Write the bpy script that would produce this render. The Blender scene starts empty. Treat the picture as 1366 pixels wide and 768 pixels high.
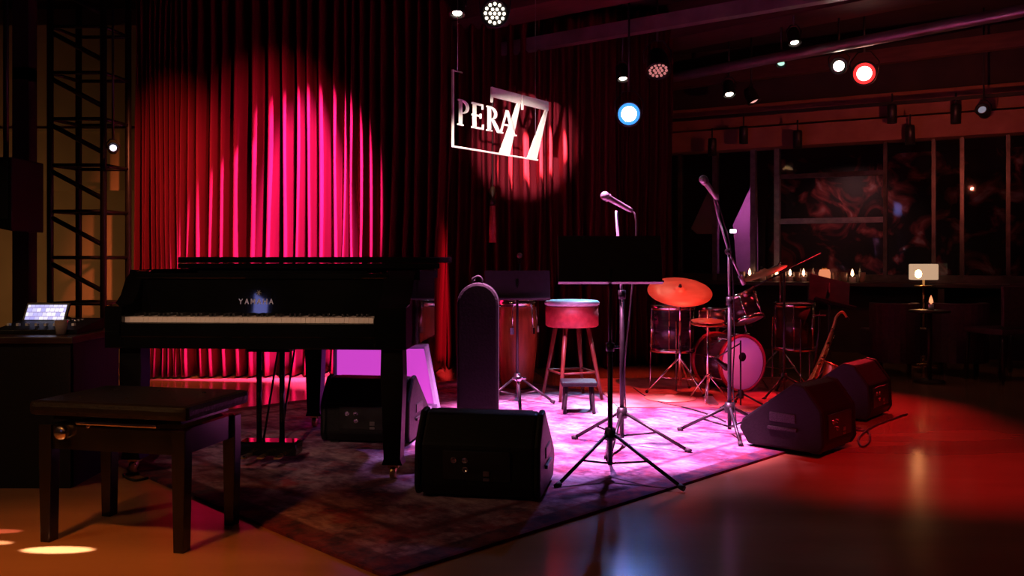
import bpy, bmesh, math, random
from mathutils import Vector, Matrix, Euler
random.seed(7)
PI = math.pi
SC = bpy.context.scene
C = SC.collection
F = 1183.0; CZ = 1.06; HY = 345.0

# ---------------------------------------------------------------- camera
cd = bpy.data.cameras.new('camera'); cam = bpy.data.objects.new('camera', cd); C.objects.link(cam)
cam.location = (0, 0, CZ); cam.rotation_euler = (PI/2, 0, 0)
cd.sensor_width = 36; cd.lens = 36*F/1366; cd.shift_y = -(384-HY)/1366
cd.clip_start = 0.05; cd.clip_end = 60
SC.camera = cam
SC.view_settings.view_transform = 'Standard'; SC.view_settings.look = 'None'
SC.view_settings.gamma = 1; SC.view_settings.use_curve_mapping = False
SC.view_settings.exposure = 0.0

def W(px, py, Y): return Vector(((px-683)*Y/F, Y, CZ-(py-HY)*Y/F))
def G(px, py):
    Y = F*CZ/(py-HY); return Vector(((px-683)*Y/F, Y, 0))
def Zp(px, py, z):
    Y = (z-CZ)*F/(HY-py); return Vector(((px-683)*Y/F, Y, z))

# ---------------------------------------------------------------- materials
def mat(name, col, rough=.5, metal=0, emit=None, es=0, coat=0, spec=None, sheen=0, trans=0):
    m = bpy.data.materials.new(name); m.use_nodes = True
    b = m.node_tree.nodes['Principled BSDF']
    b.inputs['Base Color'].default_value = (*col, 1); b.inputs['Roughness'].default_value = rough
    b.inputs['Metallic'].default_value = metal
    if emit: b.inputs['Emission Color'].default_value = (*emit, 1); b.inputs['Emission Strength'].default_value = es
    if coat: b.inputs['Coat Weight'].default_value = coat; b.inputs['Coat Roughness'].default_value = .05
    if spec is not None: b.inputs['Specular IOR Level'].default_value = spec
    if sheen: b.inputs['Sheen Weight'].default_value = sheen
    if trans: b.inputs['Transmission Weight'].default_value = trans
    return m
def noisy(name, c1, c2, scale=5, rough=.5, r2=None, metal=0, bump=0, stretch=(1,1,1), detail=4, lo=.35, hi=.65, spec=None):
    m = mat(name, c1, rough, metal, spec=spec); nt = m.node_tree; b = nt.nodes['Principled BSDF']
    tc = nt.nodes.new('ShaderNodeTexCoord'); mp = nt.nodes.new('ShaderNodeMapping'); n = nt.nodes.new('ShaderNodeTexNoise')
    mp.inputs['Scale'].default_value = stretch; n.inputs['Scale'].default_value = scale; n.inputs['Detail'].default_value = detail
    nt.links.new(tc.outputs['Object'], mp.inputs['Vector']); nt.links.new(mp.outputs['Vector'], n.inputs['Vector'])
    cr = nt.nodes.new('ShaderNodeValToRGB'); cr.color_ramp.elements[0].position = lo; cr.color_ramp.elements[1].position = hi
    cr.color_ramp.elements[0].color = (*c1, 1); cr.color_ramp.elements[1].color = (*c2, 1)
    nt.links.new(n.outputs['Fac'], cr.inputs['Fac']); nt.links.new(cr.outputs['Color'], b.inputs['Base Color'])
    if r2 is not None:
        mr = nt.nodes.new('ShaderNodeMapRange'); mr.inputs['To Min'].default_value = rough; mr.inputs['To Max'].default_value = r2
        mr.inputs['From Min'].default_value = .3; mr.inputs['From Max'].default_value = .7
        nt.links.new(n.outputs['Fac'], mr.inputs['Value']); nt.links.new(mr.outputs['Result'], b.inputs['Roughness'])
    if bump:
        bp = nt.nodes.new('ShaderNodeBump'); bp.inputs['Strength'].default_value = bump; bp.inputs['Distance'].default_value = .01
        nt.links.new(n.outputs['Fac'], bp.inputs['Height']); nt.links.new(bp.outputs['Normal'], b.inputs['Normal'])
    return m
M = {}
M['piano'] = noisy('black_lacquer', (.003,.003,.003), (.005,.005,.005), 3, .025, .04)
M['ivory'] = noisy('ivory_key', (.80,.72,.60), (.84,.76,.64), 30, .35)
M['ebony'] = noisy('black_key', (.01,.01,.01), (.015,.015,.015), 30, .3)
M['lacquer2'] = noisy('bench_lacquer', (.006,.005,.005), (.01,.008,.008), 6, .18, .26)
M['leather'] = noisy('black_leather', (.005,.004,.004), (.009,.007,.006), 60, .42, bump=.3, spec=.3)
M['legblack'] = noisy('satin_black_leg', (.003,.003,.003), (.005,.005,.005), 6, .4, spec=.12)
M['chrome'] = noisy('chrome', (.75,.75,.75), (.85,.85,.85), 12, .12, .22, metal=1)
M['steel'] = noisy('brushed_steel', (.35,.34,.33), (.5,.48,.46), 15, .3, .4, metal=1)
M['blackmetal'] = noisy('black_painted_metal', (.010,.010,.010), (.018,.018,.018), 20, .35, .45)
M['plastic'] = noisy('black_plastic', (.005,.0045,.005), (.010,.009,.010), 90, .5, .6, bump=.15, spec=.25)
M['rubber'] = noisy('rubber', (.012,.012,.012), (.02,.02,.02), 40, .7)
M['grille'] = noisy('speaker_grille', (.004,.004,.004), (.03,.03,.03), 160, .5, lo=.45, hi=.55)
M['bag'] = noisy('black_nylon', (.006,.005,.006), (.010,.009,.011), 80, .7, bump=.2)
M['white'] = noisy('white_paint', (.85,.83,.80), (.9,.88,.85), 20, .45)
M['brass'] = noisy('brass', (.80,.50,.20), (.9,.6,.28), 10, .22, .34, metal=1)
M['cymbal'] = noisy('bronze_cymbal', (.85,.38,.20), (.92,.46,.26), 8, .45, .55, metal=.5, stretch=(1,1,6))
M['sax'] = noisy('lacquered_brass', (.70,.38,.16), (.85,.5,.22), 14, .25, .35, metal=.8)
M['drumhead'] = noisy('drum_head', (.80,.76,.80), (.86,.82,.86), 8, .4)
M['shell'] = noisy('dark_drum_shell', (.020,.012,.018), (.04,.02,.03), 8, .2, stretch=(1,1,8))
M['hoopred'] = noisy('red_hoop', (.35,.02,.04), (.5,.03,.05), 8, .3)
M['redwood'] = noisy('red_brown_wood', (.30,.06,.02), (.45,.10,.035), 6, .35, stretch=(6,6,1))
M['stoolwood'] = noisy('stool_wood', (.10,.025,.014), (.16,.04,.02), 6, .4, stretch=(6,6,1))
M['redleather'] = noisy('red_upholstery', (.42,.04,.05), (.55,.06,.07), 30, .5)
M['whiteleather'] = noisy('pale_vinyl', (.6,.62,.66), (.7,.72,.76), 20, .35)
M['darkwood'] = noisy('dark_wood', (.03,.013,.008), (.05,.022,.012), 5, .35, stretch=(1,8,8))
M['wall'] = noisy('plaster_beige', (.36,.23,.11), (.42,.27,.13), 3, .8, bump=.05)
M['darkwall'] = noisy('dark_wall', (.035,.022,.022), (.05,.03,.03), 4, .8)
M['ceil'] = noisy('dark_ceiling', (.03,.018,.016), (.045,.026,.022), 2, .75)
M['beam'] = noisy('brown_beam', (.08,.03,.027), (.12,.05,.04), 4, .5, stretch=(1,6,6))
M['duct'] = noisy('duct_metal', (.25,.2,.2), (.4,.33,.32), 4, .35, .5, metal=.7)
M['header'] = noisy('header_plaster', (.30,.12,.09), (.38,.16,.12), 5, .7)
M['frame'] = noisy('window_frame_metal', (.06,.05,.05), (.12,.10,.10), 8, .35, metal=.5)
M['sofa'] = noisy('dark_velvet_upholstery', (.09,.035,.045), (.13,.05,.06), 30, .7)
M['truss'] = noisy('dark_truss_steel', (.02,.016,.014), (.035,.028,.025), 12, .4, metal=.5)
M['cable'] = mat('cable_black', (.01,.01,.01), .5)
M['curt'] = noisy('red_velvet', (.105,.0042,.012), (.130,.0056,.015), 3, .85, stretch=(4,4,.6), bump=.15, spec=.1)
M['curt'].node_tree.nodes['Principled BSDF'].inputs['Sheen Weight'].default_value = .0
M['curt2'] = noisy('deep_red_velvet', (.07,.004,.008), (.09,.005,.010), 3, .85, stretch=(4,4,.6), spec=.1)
M['paper'] = noisy('paper', (.6,.55,.62), (.7,.64,.72), 12, .7)
M['candle'] = mat('candle_glow', (.9,.6,.4), .5, emit=(1,.45,.2), es=2.0)
M['glasscup'] = mat('glass_cup', (.8,.6,.5), .1, trans=.6)
def emis(n, c, s): return mat(n, (0.02,0.02,0.02), .4, emit=c, es=s)

def M_floor():
    m = mat('polished_floor', (.3,.12,.05), .25); nt = m.node_tree; b = nt.nodes['Principled BSDF']
    tc = nt.nodes.new('ShaderNodeTexCoord'); n = nt.nodes.new('ShaderNodeTexNoise'); n.inputs['Scale'].default_value = .9; n.inputs['Detail'].default_value = 6
    mp = nt.nodes.new('ShaderNodeMapping'); mp.inputs['Rotation'].default_value = (0,0,.5); mp.inputs['Scale'].default_value = (.6,2.2,1)
    nt.links.new(tc.outputs['Object'], mp.inputs['Vector']); nt.links.new(mp.outputs['Vector'], n.inputs['Vector'])
    cr = nt.nodes.new('ShaderNodeValToRGB'); e = cr.color_ramp.elements
    e[0].position = .3; e[0].color = (.26,.115,.05,1); e[1].position = .7; e[1].color = (.40,.19,.085,1)
    nt.links.new(n.outputs['Fac'], cr.inputs['Fac']); nt.links.new(cr.outputs['Color'], b.inputs['Base Color'])
    mr = nt.nodes.new('ShaderNodeMapRange'); mr.inputs['From Min'].default_value=.3; mr.inputs['From Max'].default_value=.7
    mr.inputs['To Min'].default_value=.14; mr.inputs['To Max'].default_value=.21
    nt.links.new(n.outputs['Fac'], mr.inputs['Value']); nt.links.new(mr.outputs['Result'], b.inputs['Roughness'])
    return m
M['floor'] = M_floor()
def M_rug():
    m = mat('distressed_rug', (.3,.2,.3), .95, spec=.1); nt = m.node_tree; b = nt.nodes['Principled BSDF']; N = nt.nodes.new; L = nt.links.new
    tc = N('ShaderNodeTexCoord')
    def noise(sc, det=5, st=(1,1,1)):
        mp = N('ShaderNodeMapping'); mp.inputs['Scale'].default_value = st; L(tc.outputs['Object'], mp.inputs['Vector'])
        n = N('ShaderNodeTexNoise'); n.inputs['Scale'].default_value = sc; n.inputs['Detail'].default_value = det; n.inputs['Roughness'].default_value=.65
        L(mp.outputs['Vector'], n.inputs['Vector']); return n.outputs['Fac']
    def ramp(f, stops):
        c = N('ShaderNodeValToRGB'); L(f, c.inputs['Fac']); e = c.color_ramp.elements
        while len(e) < len(stops): e.new(.5)
        for q,(p,col) in zip(e, stops): q.position = p; q.color = (*col,1)
        return c.outputs['Color']
    def mix(f, a, bb, mode='MIX'):
        x = N('ShaderNodeMix'); x.data_type='RGBA'; x.blend_type = mode
        if isinstance(f,float): x.inputs[0].default_value = f
        else: L(f, x.inputs[0])
        L(a, x.inputs[6]); L(bb, x.inputs[7]); return x.outputs[2]
    base = ramp(noise(2.6), [(.40,(.22,.09,.15)),(.50,(.46,.28,.40)),(.62,(.58,.40,.52))])
    red = ramp(noise(5.5), [(.45,(.05,.03,.09)),(.58,(.38,.05,.09))])
    vz = N('ShaderNodeTexVoronoi'); vz.feature='DISTANCE_TO_EDGE'; vz.inputs['Scale'].default_value=14; nd = N('ShaderNodeTexNoise'); nd.inputs['Scale'].default_value=7; L(tc.outputs['Object'], nd.inputs['Vector']); vm = N('ShaderNodeMix'); vm.data_type='VECTOR'; vm.inputs[0].default_value=.35; L(tc.outputs['Object'], vm.inputs[4]); L(nd.outputs['Color'], vm.inputs[5]); L(vm.outputs[1], vz.inputs['Vector'])
    lm = ramp(noise(4.2,3), [(.46,(0,0,0)),(.60,(.5,.5,.5))])
    lines0 = ramp(vz.outputs['Distance'], [(.05,(1,1,1)),(.22,(0,0,0))])
    lines = mix(1.0, lines0, lm, 'MULTIPLY')
    blot = ramp(noise(3.4), [(.48,(0,0,0)),(.64,(.9,.9,.9))])
    c = mix(blot, base, red)
    c = mix(lines, c, red)
    fine = ramp(noise(22, 3, (1,.4,1)), [(.40,(.62,.55,.62)),(.60,(1,1,1))])
    c = mix(1.0, c, fine, 'MULTIPLY')
    # border bands from local coordinates
    sx = N('ShaderNodeSeparateXYZ'); L(tc.outputs['Generated'], sx.inputs[0])
    def edge(o):
        a = N('ShaderNodeMath'); a.operation='SUBTRACT'; L(o,a.inputs[0]); a.inputs[1].default_value=.5
        d = N('ShaderNodeMath'); d.operation='ABSOLUTE'; L(a.outputs[0], d.inputs[0]); return d.outputs[0]
    mx = N('ShaderNodeMath'); mx.operation='MAXIMUM'; L(edge(sx.outputs['X']), mx.inputs[0]); L(edge(sx.outputs['Y']), mx.inputs[1])
    band = ramp(mx.outputs[0], [(.40,(0,0,0)),(.404,(.8,.8,.8)),(.412,(.8,.8,.8)),(.416,(.15,.15,.15)),(.465,(.15,.15,.15)),(.469,(.85,.85,.85)),(.492,(.85,.85,.85)),(.496,(1,1,1))])
    dark = ramp(noise(9), [(.4,(.035,.02,.05)),(.6,(.17,.03,.05))])
    c = mix(band, c, dark)
    L(c, b.inputs['Base Color'])
    bp = N('ShaderNodeBump'); bp.inputs['Strength'].default_value=.4; bp.inputs['Distance'].default_value=.004
    L(noise(120,2), bp.inputs['Height']); L(bp.outputs['Normal'], b.inputs['Normal'])
    return m
M['rug'] = M_rug()
M['rug2'] = noisy('worn_red_drum_rug', (.40,.09,.08), (.62,.20,.17), 7, .9)
def M_mural():
    m = mat('mural_paint', (.02,.01,.01), .5); nt = m.node_tree; b = nt.nodes['Principled BSDF']; N = nt.nodes.new; L = nt.links.new
    tc = N('ShaderNodeTexCoord'); n = N('ShaderNodeTexNoise'); n.inputs['Scale'].default_value=2.6; n.inputs['Detail'].default_value=3; n.inputs['Distortion'].default_value=1.6
    L(tc.outputs['Object'], n.inputs['Vector'])
    cr = N('ShaderNodeValToRGB'); L(n.outputs['Fac'], cr.inputs['Fac']); e = cr.color_ramp.elements
    e[0].position=.50; e[0].color=(.008,.005,.006,1); e[1].position=.72; e[1].color=(.6,.36,.36,1)
    k = e.new(.57); k.color=(.14,.02,.025,1); k = e.new(.62); k.color=(.3,.06,.06,1)
    L(cr.outputs['Color'], b.inputs['Base Color']); return m
M['mural'] = M_mural()

# ---------------------------------------------------------------- mesh builder
class MB:
    def __init__(s): s.bm = bmesh.new()
    def box(s, c, d, rot=None, bev=0):
        t = bmesh.new(); bmesh.ops.create_cube(t, size=1)
        for v in t.verts: v.co = Vector((v.co.x*d[0], v.co.y*d[1], v.co.z*d[2]))
        if bev: bmesh.ops.bevel(t, geom=t.edges[:], offset=bev, segments=2, profile=.6, affect='EDGES')
        R = Euler(rot).to_matrix() if rot and not isinstance(rot, Matrix) else (rot or Matrix.Identity(3))
        for v in t.verts: v.co = R @ v.co + Vector(c)
        return s._add(t)
    def _add(s, t):
        me = bpy.data.meshes.new('t'); t.to_mesh(me); t.free(); s.bm.from_mesh(me); bpy.data.meshes.remove(me); return s
    def tube(s, pts, r, seg=10, caps=True, smooth=False):
        pts = [Vector(p) for p in pts]
        if smooth:
            q = []
            for i in range(len(pts)-1):
                p0 = pts[max(i-1,0)]; p1 = pts[i]; p2 = pts[i+1]; p3 = pts[min(i+2,len(pts)-1)]
                for k in range(smooth):
                    t = k/smooth
                    q.append(.5*((2*p1)+(-p0+p2)*t+(2*p0-5*p1+4*p2-p3)*t*t+(-p0+3*p1-3*p2+p3)*t**3))
            q.append(pts[-1])
            if isinstance(r,(list,tuple)):
                rr=[]
                for i in range(len(pts)-1):
                    for k in range(smooth): rr.append(r[i]+(r[i+1]-r[i])*k/smooth)
                rr.append(r[-1]); r = rr
            pts = q
        n = len(pts)
        if not isinstance(r,(list,tuple)): r = [r]*n
        rings = []; prev = None
        for i,p in enumerate(pts):
            a = pts[max(i-1,0)]; b = pts[min(i+1,n-1)]; d = (b-a).normalized()
            if prev is None:
                u = d.orthogonal().normalized()
            else:
                u = (prev - d*prev.dot(d)); u = u.normalized() if u.length>1e-6 else d.orthogonal().normalized()
            prev = u; w = d.cross(u)
            rings.append([s.bm.verts.new(p+(u*math.cos(2*PI*k/seg)+w*math.sin(2*PI*k/seg))*r[i]) for k in range(seg)])
        for i in range(n-1):
            for k in range(seg):
                f = s.bm.faces.new((rings[i][k], rings[i][(k+1)%seg], rings[i+1][(k+1)%seg], rings[i+1][k])); f.smooth = True
        if caps:
            s.bm.faces.new(rings[0][::-1]); s.bm.faces.new(rings[-1])
        return s
    def lathe(s, prof, c=(0,0,0), axis=(0,0,1), seg=32, smooth=True):
        ax = Vector(axis).normalized(); R = Vector((0,0,1)).rotation_difference(ax).to_matrix(); c = Vector(c)
        rings = []
        for (r,z) in prof:
            if r < 1e-6: rings.append([s.bm.verts.new(c+R@Vector((0,0,z)))])
            else: rings.append([s.bm.verts.new(c+R@Vector((r*math.cos(2*PI*k/seg), r*math.sin(2*PI*k/seg), z))) for k in range(seg)])
        for a,b in zip(rings, rings[1:]):
            if len(a)==1 and len(b)==1: continue
            for k in range(seg):
                k2 = (k+1)%seg
                if len(a)==1: f = s.bm.faces.new((a[0], b[k2], b[k]))
                elif len(b)==1: f = s.bm.faces.new((a[k], a[k2], b[0]))
                else: f = s.bm.faces.new((a[k], a[k2], b[k2], b[k]))
                f.smooth = smooth
        return s
    def prism(s, poly, ax, lo, hi, bev=0, T=None):
        # poly 2-D; ax = axis of extrusion: 'x' -> (y,z), 'y' -> (x,z), 'z' -> (x,y)
        t = bmesh.new()
        def P(a,b,h): return {'x':(h,a,b),'y':(a,h,b),'z':(a,b,h)}[ax]
        A = [t.verts.new(P(a,b,lo)) for a,b in poly]; B = [t.verts.new(P(a,b,hi)) for a,b in poly]; n=len(poly)
        t.faces.new(A[::-1]); t.faces.new(B)
        for i in range(n): t.faces.new((A[i],A[(i+1)%n],B[(i+1)%n],B[i]))
        bmesh.ops.recalc_face_normals(t, faces=t.faces[:])
        if bev: bmesh.ops.bevel(t, geom=t.edges[:], offset=bev, segments=2, profile=.6, affect='EDGES', clamp_overlap=True)
        if T is not None:
            for v in t.verts: v.co = T @ v.co
        return s._add(t)
    def ball(s, c, r, sc=(1,1,1), seg=16):
        t = bmesh.new(); bmesh.ops.create_uvsphere(t, u_segments=seg, v_segments=max(6,seg//2), radius=r)
        for v in t.verts: v.co = Vector((v.co.x*sc[0], v.co.y*sc[1], v.co.z*sc[2])) + Vector(c)
        for f in t.faces: f.smooth = True
        return s._add(t)
    def build(s, name, m, parent=None, loc=(0,0,0), rz=0):
        bmesh.ops.recalc_face_normals(s.bm, faces=s.bm.faces[:])
        me = bpy.data.meshes.new(name); s.bm.to_mesh(me); s.bm.free()
        me.materials.append(M[m] if isinstance(m,str) else m)
        o = bpy.data.objects.new(name, me); C.objects.link(o)
        o.location = loc; o.rotation_euler = (0,0,rz)
        if parent: o.parent = parent
        return o
def tag(o, label=None, cat=None, group=None, kind=None):
    if label: o['label'] = label
    if cat: o['category'] = cat
    if group: o['group'] = group
    if kind: o['kind'] = kind
    return o
def thing(name, label, cat, loc=(0,0,0), rz=0, group=None):
    o = bpy.data.objects.new(name, None); C.objects.link(o); o.empty_display_size=.1
    o.location = loc; o.rotation_euler = (0,0,rz)
    return tag(o, label, cat, group)
def struct(name, mb, m): o = mb.build(name, m); o['kind']='structure'; return o
def copy_tree(o, parent=None):
    c = o.copy(); C.objects.link(c); c.parent = parent
    for ch in [x for x in bpy.data.objects if x.parent == o]: copy_tree(ch, c)
    return c

# ---------------------------------------------------------------- the room
struct('floor', MB().box((0.5,4.2,-.05),(15,17.2,.1)), 'floor')
struct('ceiling', MB().box((0.5,4.2,3.65),(15,17.2,.1)), 'ceil')
struct('wall_back', MB().box((-2.85,9.1,1.8),(8.3,.15,3.6)), 'wall')
A = Vector((2.018,11.0,0)); D = Vector((5.31-2.018, 9.2-11.0,0)).normalized(); NN = Vector((D.y,-D.x,0))  # NN towards the camera
if NN.y>0: NN=-NN
ANG = math.atan2(D.y, D.x)
def WP(px, py, off=0.0):
    r = Vector(((px-683)/F, 1, -(py-HY)/F)); o = Vector((0,0,CZ)); return o + r*((NN.dot(A)+off-NN.dot(o))/NN.dot(r))
def wl(s, z, off=0): p = A + D*s + NN*off; return Vector((p.x,p.y,z))
def wbox(s0,s1,z0,z1,o0,o1):
    mb = MB(); c = wl((s0+s1)/2,(z0+z1)/2,(o0+o1)/2); return mb.box(c,(s1-s0,abs(o1-o0),z1-z0),(0,0,ANG))
struct('wall_middle', MB().box((1.55,10.3,1.8),(.15,2.6,3.6)), 'darkwall')
struct('wall_left', MB().box((-6.9,4.2,1.8),(.2,17,3.6)), 'wall')
struct('wall_right', MB().box((7.9,4.2,1.8),(.2,17,3.6)), 'darkwall')
struct('wall_front', MB().box((.5,-4.3,1.8),(15,.2,3.6)), 'darkwall')
struct('wall_window', wbox(-.5,7.4,0,.80,-.2,0), 'darkwall')
struct('wall_outside', wbox(-.5,7.4,0,3.6,-1.25,-1.1), 'darkwall')
mb = wbox(-.4,7.4,2.36,2.60,-.2,.12); struct('trim_1', mb, 'header')
mb = wbox(-.4,7.4,2.64,2.90,-.2,-.02); struct('trim_2', mb, 'header')
struct('wall_upper', wbox(-.4,7.4,2.90,3.6,-.2,-.06), 'darkwall')
# window glass and mullions
glass = bpy.data.materials.new('window_glass'); glass.use_nodes=True
nt = glass.node_tree; b = nt.nodes['Principled BSDF']; b.inputs['Base Color'].default_value=(.9,.9,.9,1); b.inputs['Roughness'].default_value=.03
b.inputs['Transmission Weight'].default_value=1; b.inputs['IOR'].default_value=1.25
mullx = [905, 952, 1003, 1035, 1180, 1245, 1283, 1345]
ss = []
for px in mullx:
    p = WP(px, 300); ss.append((p-A).dot(D))
ss = sorted(ss)+[6.2, 7.3]
for i in range(len(ss)-1):
    w = thing('window_%d'%(i+1), None, None); w['kind']='structure'
    s0, s1 = ss[i], ss[i+1]
    wbox(s0+.02,s1-.02,.88,2.36,-.11,-.1).build('pane', glass, w)
    wd = .06 if i in (1,2,3) else .04
    wbox(s0-wd/2,s0+wd/2,.80,2.36,-.14,-.04).build('mullion', 'steel' if i in (1,2,3) else 'frame', w)
    wbox(s0+.02,s1-.02,.80,.88,-.14,-.04).build('window_sill', 'frame', w)
    if i==3:
        z1 = 1.50
        wbox(s0+.02,s1-.02,z1-.03,z1+.03,-.14,-.05).build('transom','steel' if i==3 else 'frame', w)
    if i in (3,): wbox(s0+.02,s1-.02,2.00,2.05,-.14,-.05).build('transom','frame', w)
mu = wbox(.9,5.6,.82,2.34,-1.09,-1.07).build('mural','mural'); tag(mu,'dark mural with red and pale figure-like patches behind the window mullions','mural')

pnl=noisy('pale_panel',(.55,.42,.5),(.65,.5,.6),6,.6)
def wpanel(pts,label):
    pp=[WP(x,y,-.5) for x,y in pts]; base=Vector((pp[0].x,pp[0].y,0)); q=[((p-base).dot(D),p.z) for p in pp]
    o=MB().prism(q,'y',-.01,.01).build('pale_panel',pnl,None,base,ANG); tag(o,label,'panel'); return o
wpanel([(922,305),(945,255),(958,262),(956,312),(930,312)],'small pale lit panel behind the glass at the left end of the windows')
wpanel([(978,300),(1004,244),(1010,244),(1012,385),(986,385),(982,345)],'tall pale slanting panel behind the glass above the bass drum')
# ceiling beams, ducts
def beam(name, p, q, w, h, m, label, cat, group=None):
    p=Vector(p); q=Vector(q); d=q-p; L_=d.length; a=math.atan2(d.y,d.x)
    o = MB().box((0,0,0),(L_,w,h)).build(name, m, None, (p+q)/2, a)
    if label: tag(o,label,cat,group)
    else: o['kind']='structure'
    return o
def ext(p, q, a, b_):
    d=(q-p).normalized(); return p-d*a, q+d*b_
def hbeam(n, a, b_, z, w, h, m, e0=.3, e1=2.5):
    p=Zp(*a,z); q=Zp(*b_,z); p,q = ext(p,q,e0,e1); o = beam('trim_%d'%n, p+Vector((0,0,h/2)), q+Vector((0,0,h/2)), w, h, m, None, None); return o
hbeam(3,(655,77),(865,42),3.05,.10,.12,'duct',.2,4.5)
hbeam(4,(600,40),(790,2),3.3,.45,.3,'beam',1.2,3)
hbeam(5,(900,60),(1366,-30),3.25,.5,.35,'beam',.6,.5)
hbeam(6,(880,122),(1366,62),3.1,.10,.15,'beam',1.0,1)
hbeam(7,(900,150),(1366,112),3.0,.25,.6,'beam',.2,1)
# round duct
p=Zp(822,118,2.95); q=Zp(1366,14,2.95); p,q=ext(p,q,.2,2)
dt = MB().tube([p+(q-p)*k/12 for k in range(13)], .05, 14); 
o = dt.build('ceiling_pipe','duct'); tag(o,'long reddish round pipe running under the dark ceiling','pipe')
v = thing('ceiling_vent','square ceiling vent with a frame above the sign','vent', Zp(755,97,3.3)+Vector((0,0,.0)), -.55)
MB().box((0,0,.12),(.9,.6,.24)).build('frame','beam',v)
MB().box((0,0,-.005),(.7,.42,.02)).build('grille','ceil',v)
# structural column on the left
struct('trim_8', MB().box(W(33,100,7.2)+Vector((0,0,0)),(.13,.13,.1)).box((W(33,100,7.2).x,7.2,1.8),(.13,.13,3.6)), 'darkwall')
tag(MB().box((-4.4,8.6,2.52),(1.6,.04,1.6)).box((-4.4,8.57,2.3),(1.6,.03,.03)).build('wall_panel','wall'),'tall brown panel on the left wall above the hanging speaker','panel')

# ---------------------------------------------------------------- curtains
def curtain(name, marks, Yf, z0, z1, m, depth, label, lean=0, seedv=1, sub=10):
    rnd = random.Random(seedv)
    pts = []
    for i in range(len(marks)-1):
        a, b_ = marks[i], marks[i+1]; w = b_-a; dp = depth*min(1.6, .7+w/26.)*rnd.uniform(.8,1.2)
        for k in range(sub):
            t = k/sub; px = a + w*t
            vf = .66 if px > 371 else .80
            bulge = abs(math.sin(PI*min(1,t/vf)))**.7 if t<vf else 0
            pts.append((px, dp*(1-bulge), t, i))
    pts.append((marks[-1], depth, 0, len(marks)-1))
    bm = bmesh.new(); nz = 26; rows=[]
    ph = [rnd.uniform(0,6.28) for _ in marks]
    for j in range(nz+1):
        z = z0+(z1-z0)*j/nz; row=[]
        for (px, dd, t, i) in pts:
            Y = Yf(px); X = (px-683)*Y/F
            h = 1-(j/nz)
            sway = .025*math.sin(ph[i]+j*.22)*h + lean*h*h*((i/len(marks))**3)
            row.append(bm.verts.new((X+sway, Y+dd*(.55+.45*h)+.01*math.sin(j*.5+ph[i]), z)))
        rows.append(row)
    for j in range(nz):
        for k in range(len(pts)-1):
            f = bm.faces.new((rows[j][k],rows[j][k+1],rows[j+1][k+1],rows[j+1][k])); f.smooth=True
    me = bpy.data.meshes.new(name); bm.to_mesh(me); bm.free(); me.materials.append(M[m])
    o = bpy.data.objects.new(name, me); C.objects.link(o)
    sm = o.modifiers.new('thick','SOLIDIFY'); sm.thickness=.008
    return tag(o, label, 'curtain')
mk1 = [178,185,192,197,204,210,217,224,231,238,245,256,274,290,304,328,349,371,391,406,419,441,456,466,476,490,503,520,536,552,568,582,600]
curtain('stage_curtain', mk1, lambda px: 7.75+.25*(px-178)/420, .02, 3.5, 'curt', .30,
        'red velvet stage curtain in tall folds behind the grand piano', lean=-.10, seedv=3)
mk2 = [590,606,624,640,655,675,692,714,730,745,767,783,803,824]
curtain('backdrop_curtain', mk2, lambda px: 8.45, .02, 3.5, 'curt', .26,
        'dark red velvet curtain behind the hanging sign and wooden stool', seedv=5)
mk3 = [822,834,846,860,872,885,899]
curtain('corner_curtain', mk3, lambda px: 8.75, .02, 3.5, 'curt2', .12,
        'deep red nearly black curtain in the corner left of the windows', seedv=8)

# ---------------------------------------------------------------- rugs
rc = Vector((-.41,2.93,0)); d1 = Vector((math.cos(PI/4),math.sin(PI/4),0)); d2 = Vector((-d1.y,d1.x,0))
Lr, Wr = 3.65, 3.4
cc = rc+d1*Lr/2+d2*Wr/2
rg = MB().box((0,0,.006),(Lr,Wr,.012)).build('area_rug','rug',None,(cc.x,cc.y,0),PI/4)
tag(rg,'large worn pink and dark patterned rug under the piano and stands','rug')
RT=.012
dr = MB().box((0,0,.009),(1.75,1.5,.018)).build('drum_rug','rug2',None,(1.58,7.02,0),.06)
tag(dr,'worn red rug under the drum kit','rug')

# ---------------------------------------------------------------- grand piano
P = thing('grand_piano','glossy black grand piano with closed lid and visible keys in front of curtain','piano',(-1.225,4.2,RT),R:=-math.radians(4))
def outline(grow=0, v0=.28):
    pts=[(-.73-grow,v0),(.73+grow,v0),(.73+grow,.85)]
    for k in range(1,9):
        t=k/9; u=.73+(-.1-.73)*(3*t*t-2*t**3); v=.85+t*.75; pts.append((u+grow,v))
    cx,cy,r=-.415,1.60,.315+grow
    for k in range(0,10):
        a=PI*k/9; pts.append((cx+r*math.cos(a), cy+(r+.0)*math.sin(a)*.9))
    return pts
MB().prism(outline(),'z',.62,.945).build('case','piano',P)
rim = MB()
ol = outline()
for i in range(1,len(ol)):
    a=Vector((*ol[i],0)); b_=Vector((*ol[(i+1)%len(ol)],0))
    if i==len(ol)-1: b_=Vector((*ol[0],0))
    dd=(b_-a); 
    if dd.length<.01: continue
    rim.box(((a.x+b_.x)/2,(a.y+b_.y)/2,.967),(dd.length+.01,.035,.05),(0,0,math.atan2(dd.y,dd.x)))
rim.build('rim','piano',P)
lo_ = [(u,v) for u,v in outline(.03,.85) if v>=.85]
lo_ = [(-.76,.85),(.76,.85)]+[p for p in lo_ if p[1]>.86]
MB().prism(lo_,'z',.993,1.022,bev=.004).build('lid','piano',P)
MB().box((0,1.10,1.041),(1.52,.50,.034),bev=.006).build('lid_flap','piano',P)
MB().box((0,.60,.955),(1.3,.40,.02),bev=.003).box((0,.42,.972),(.9,.02,.03)).build('music_desk','piano',P)
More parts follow.
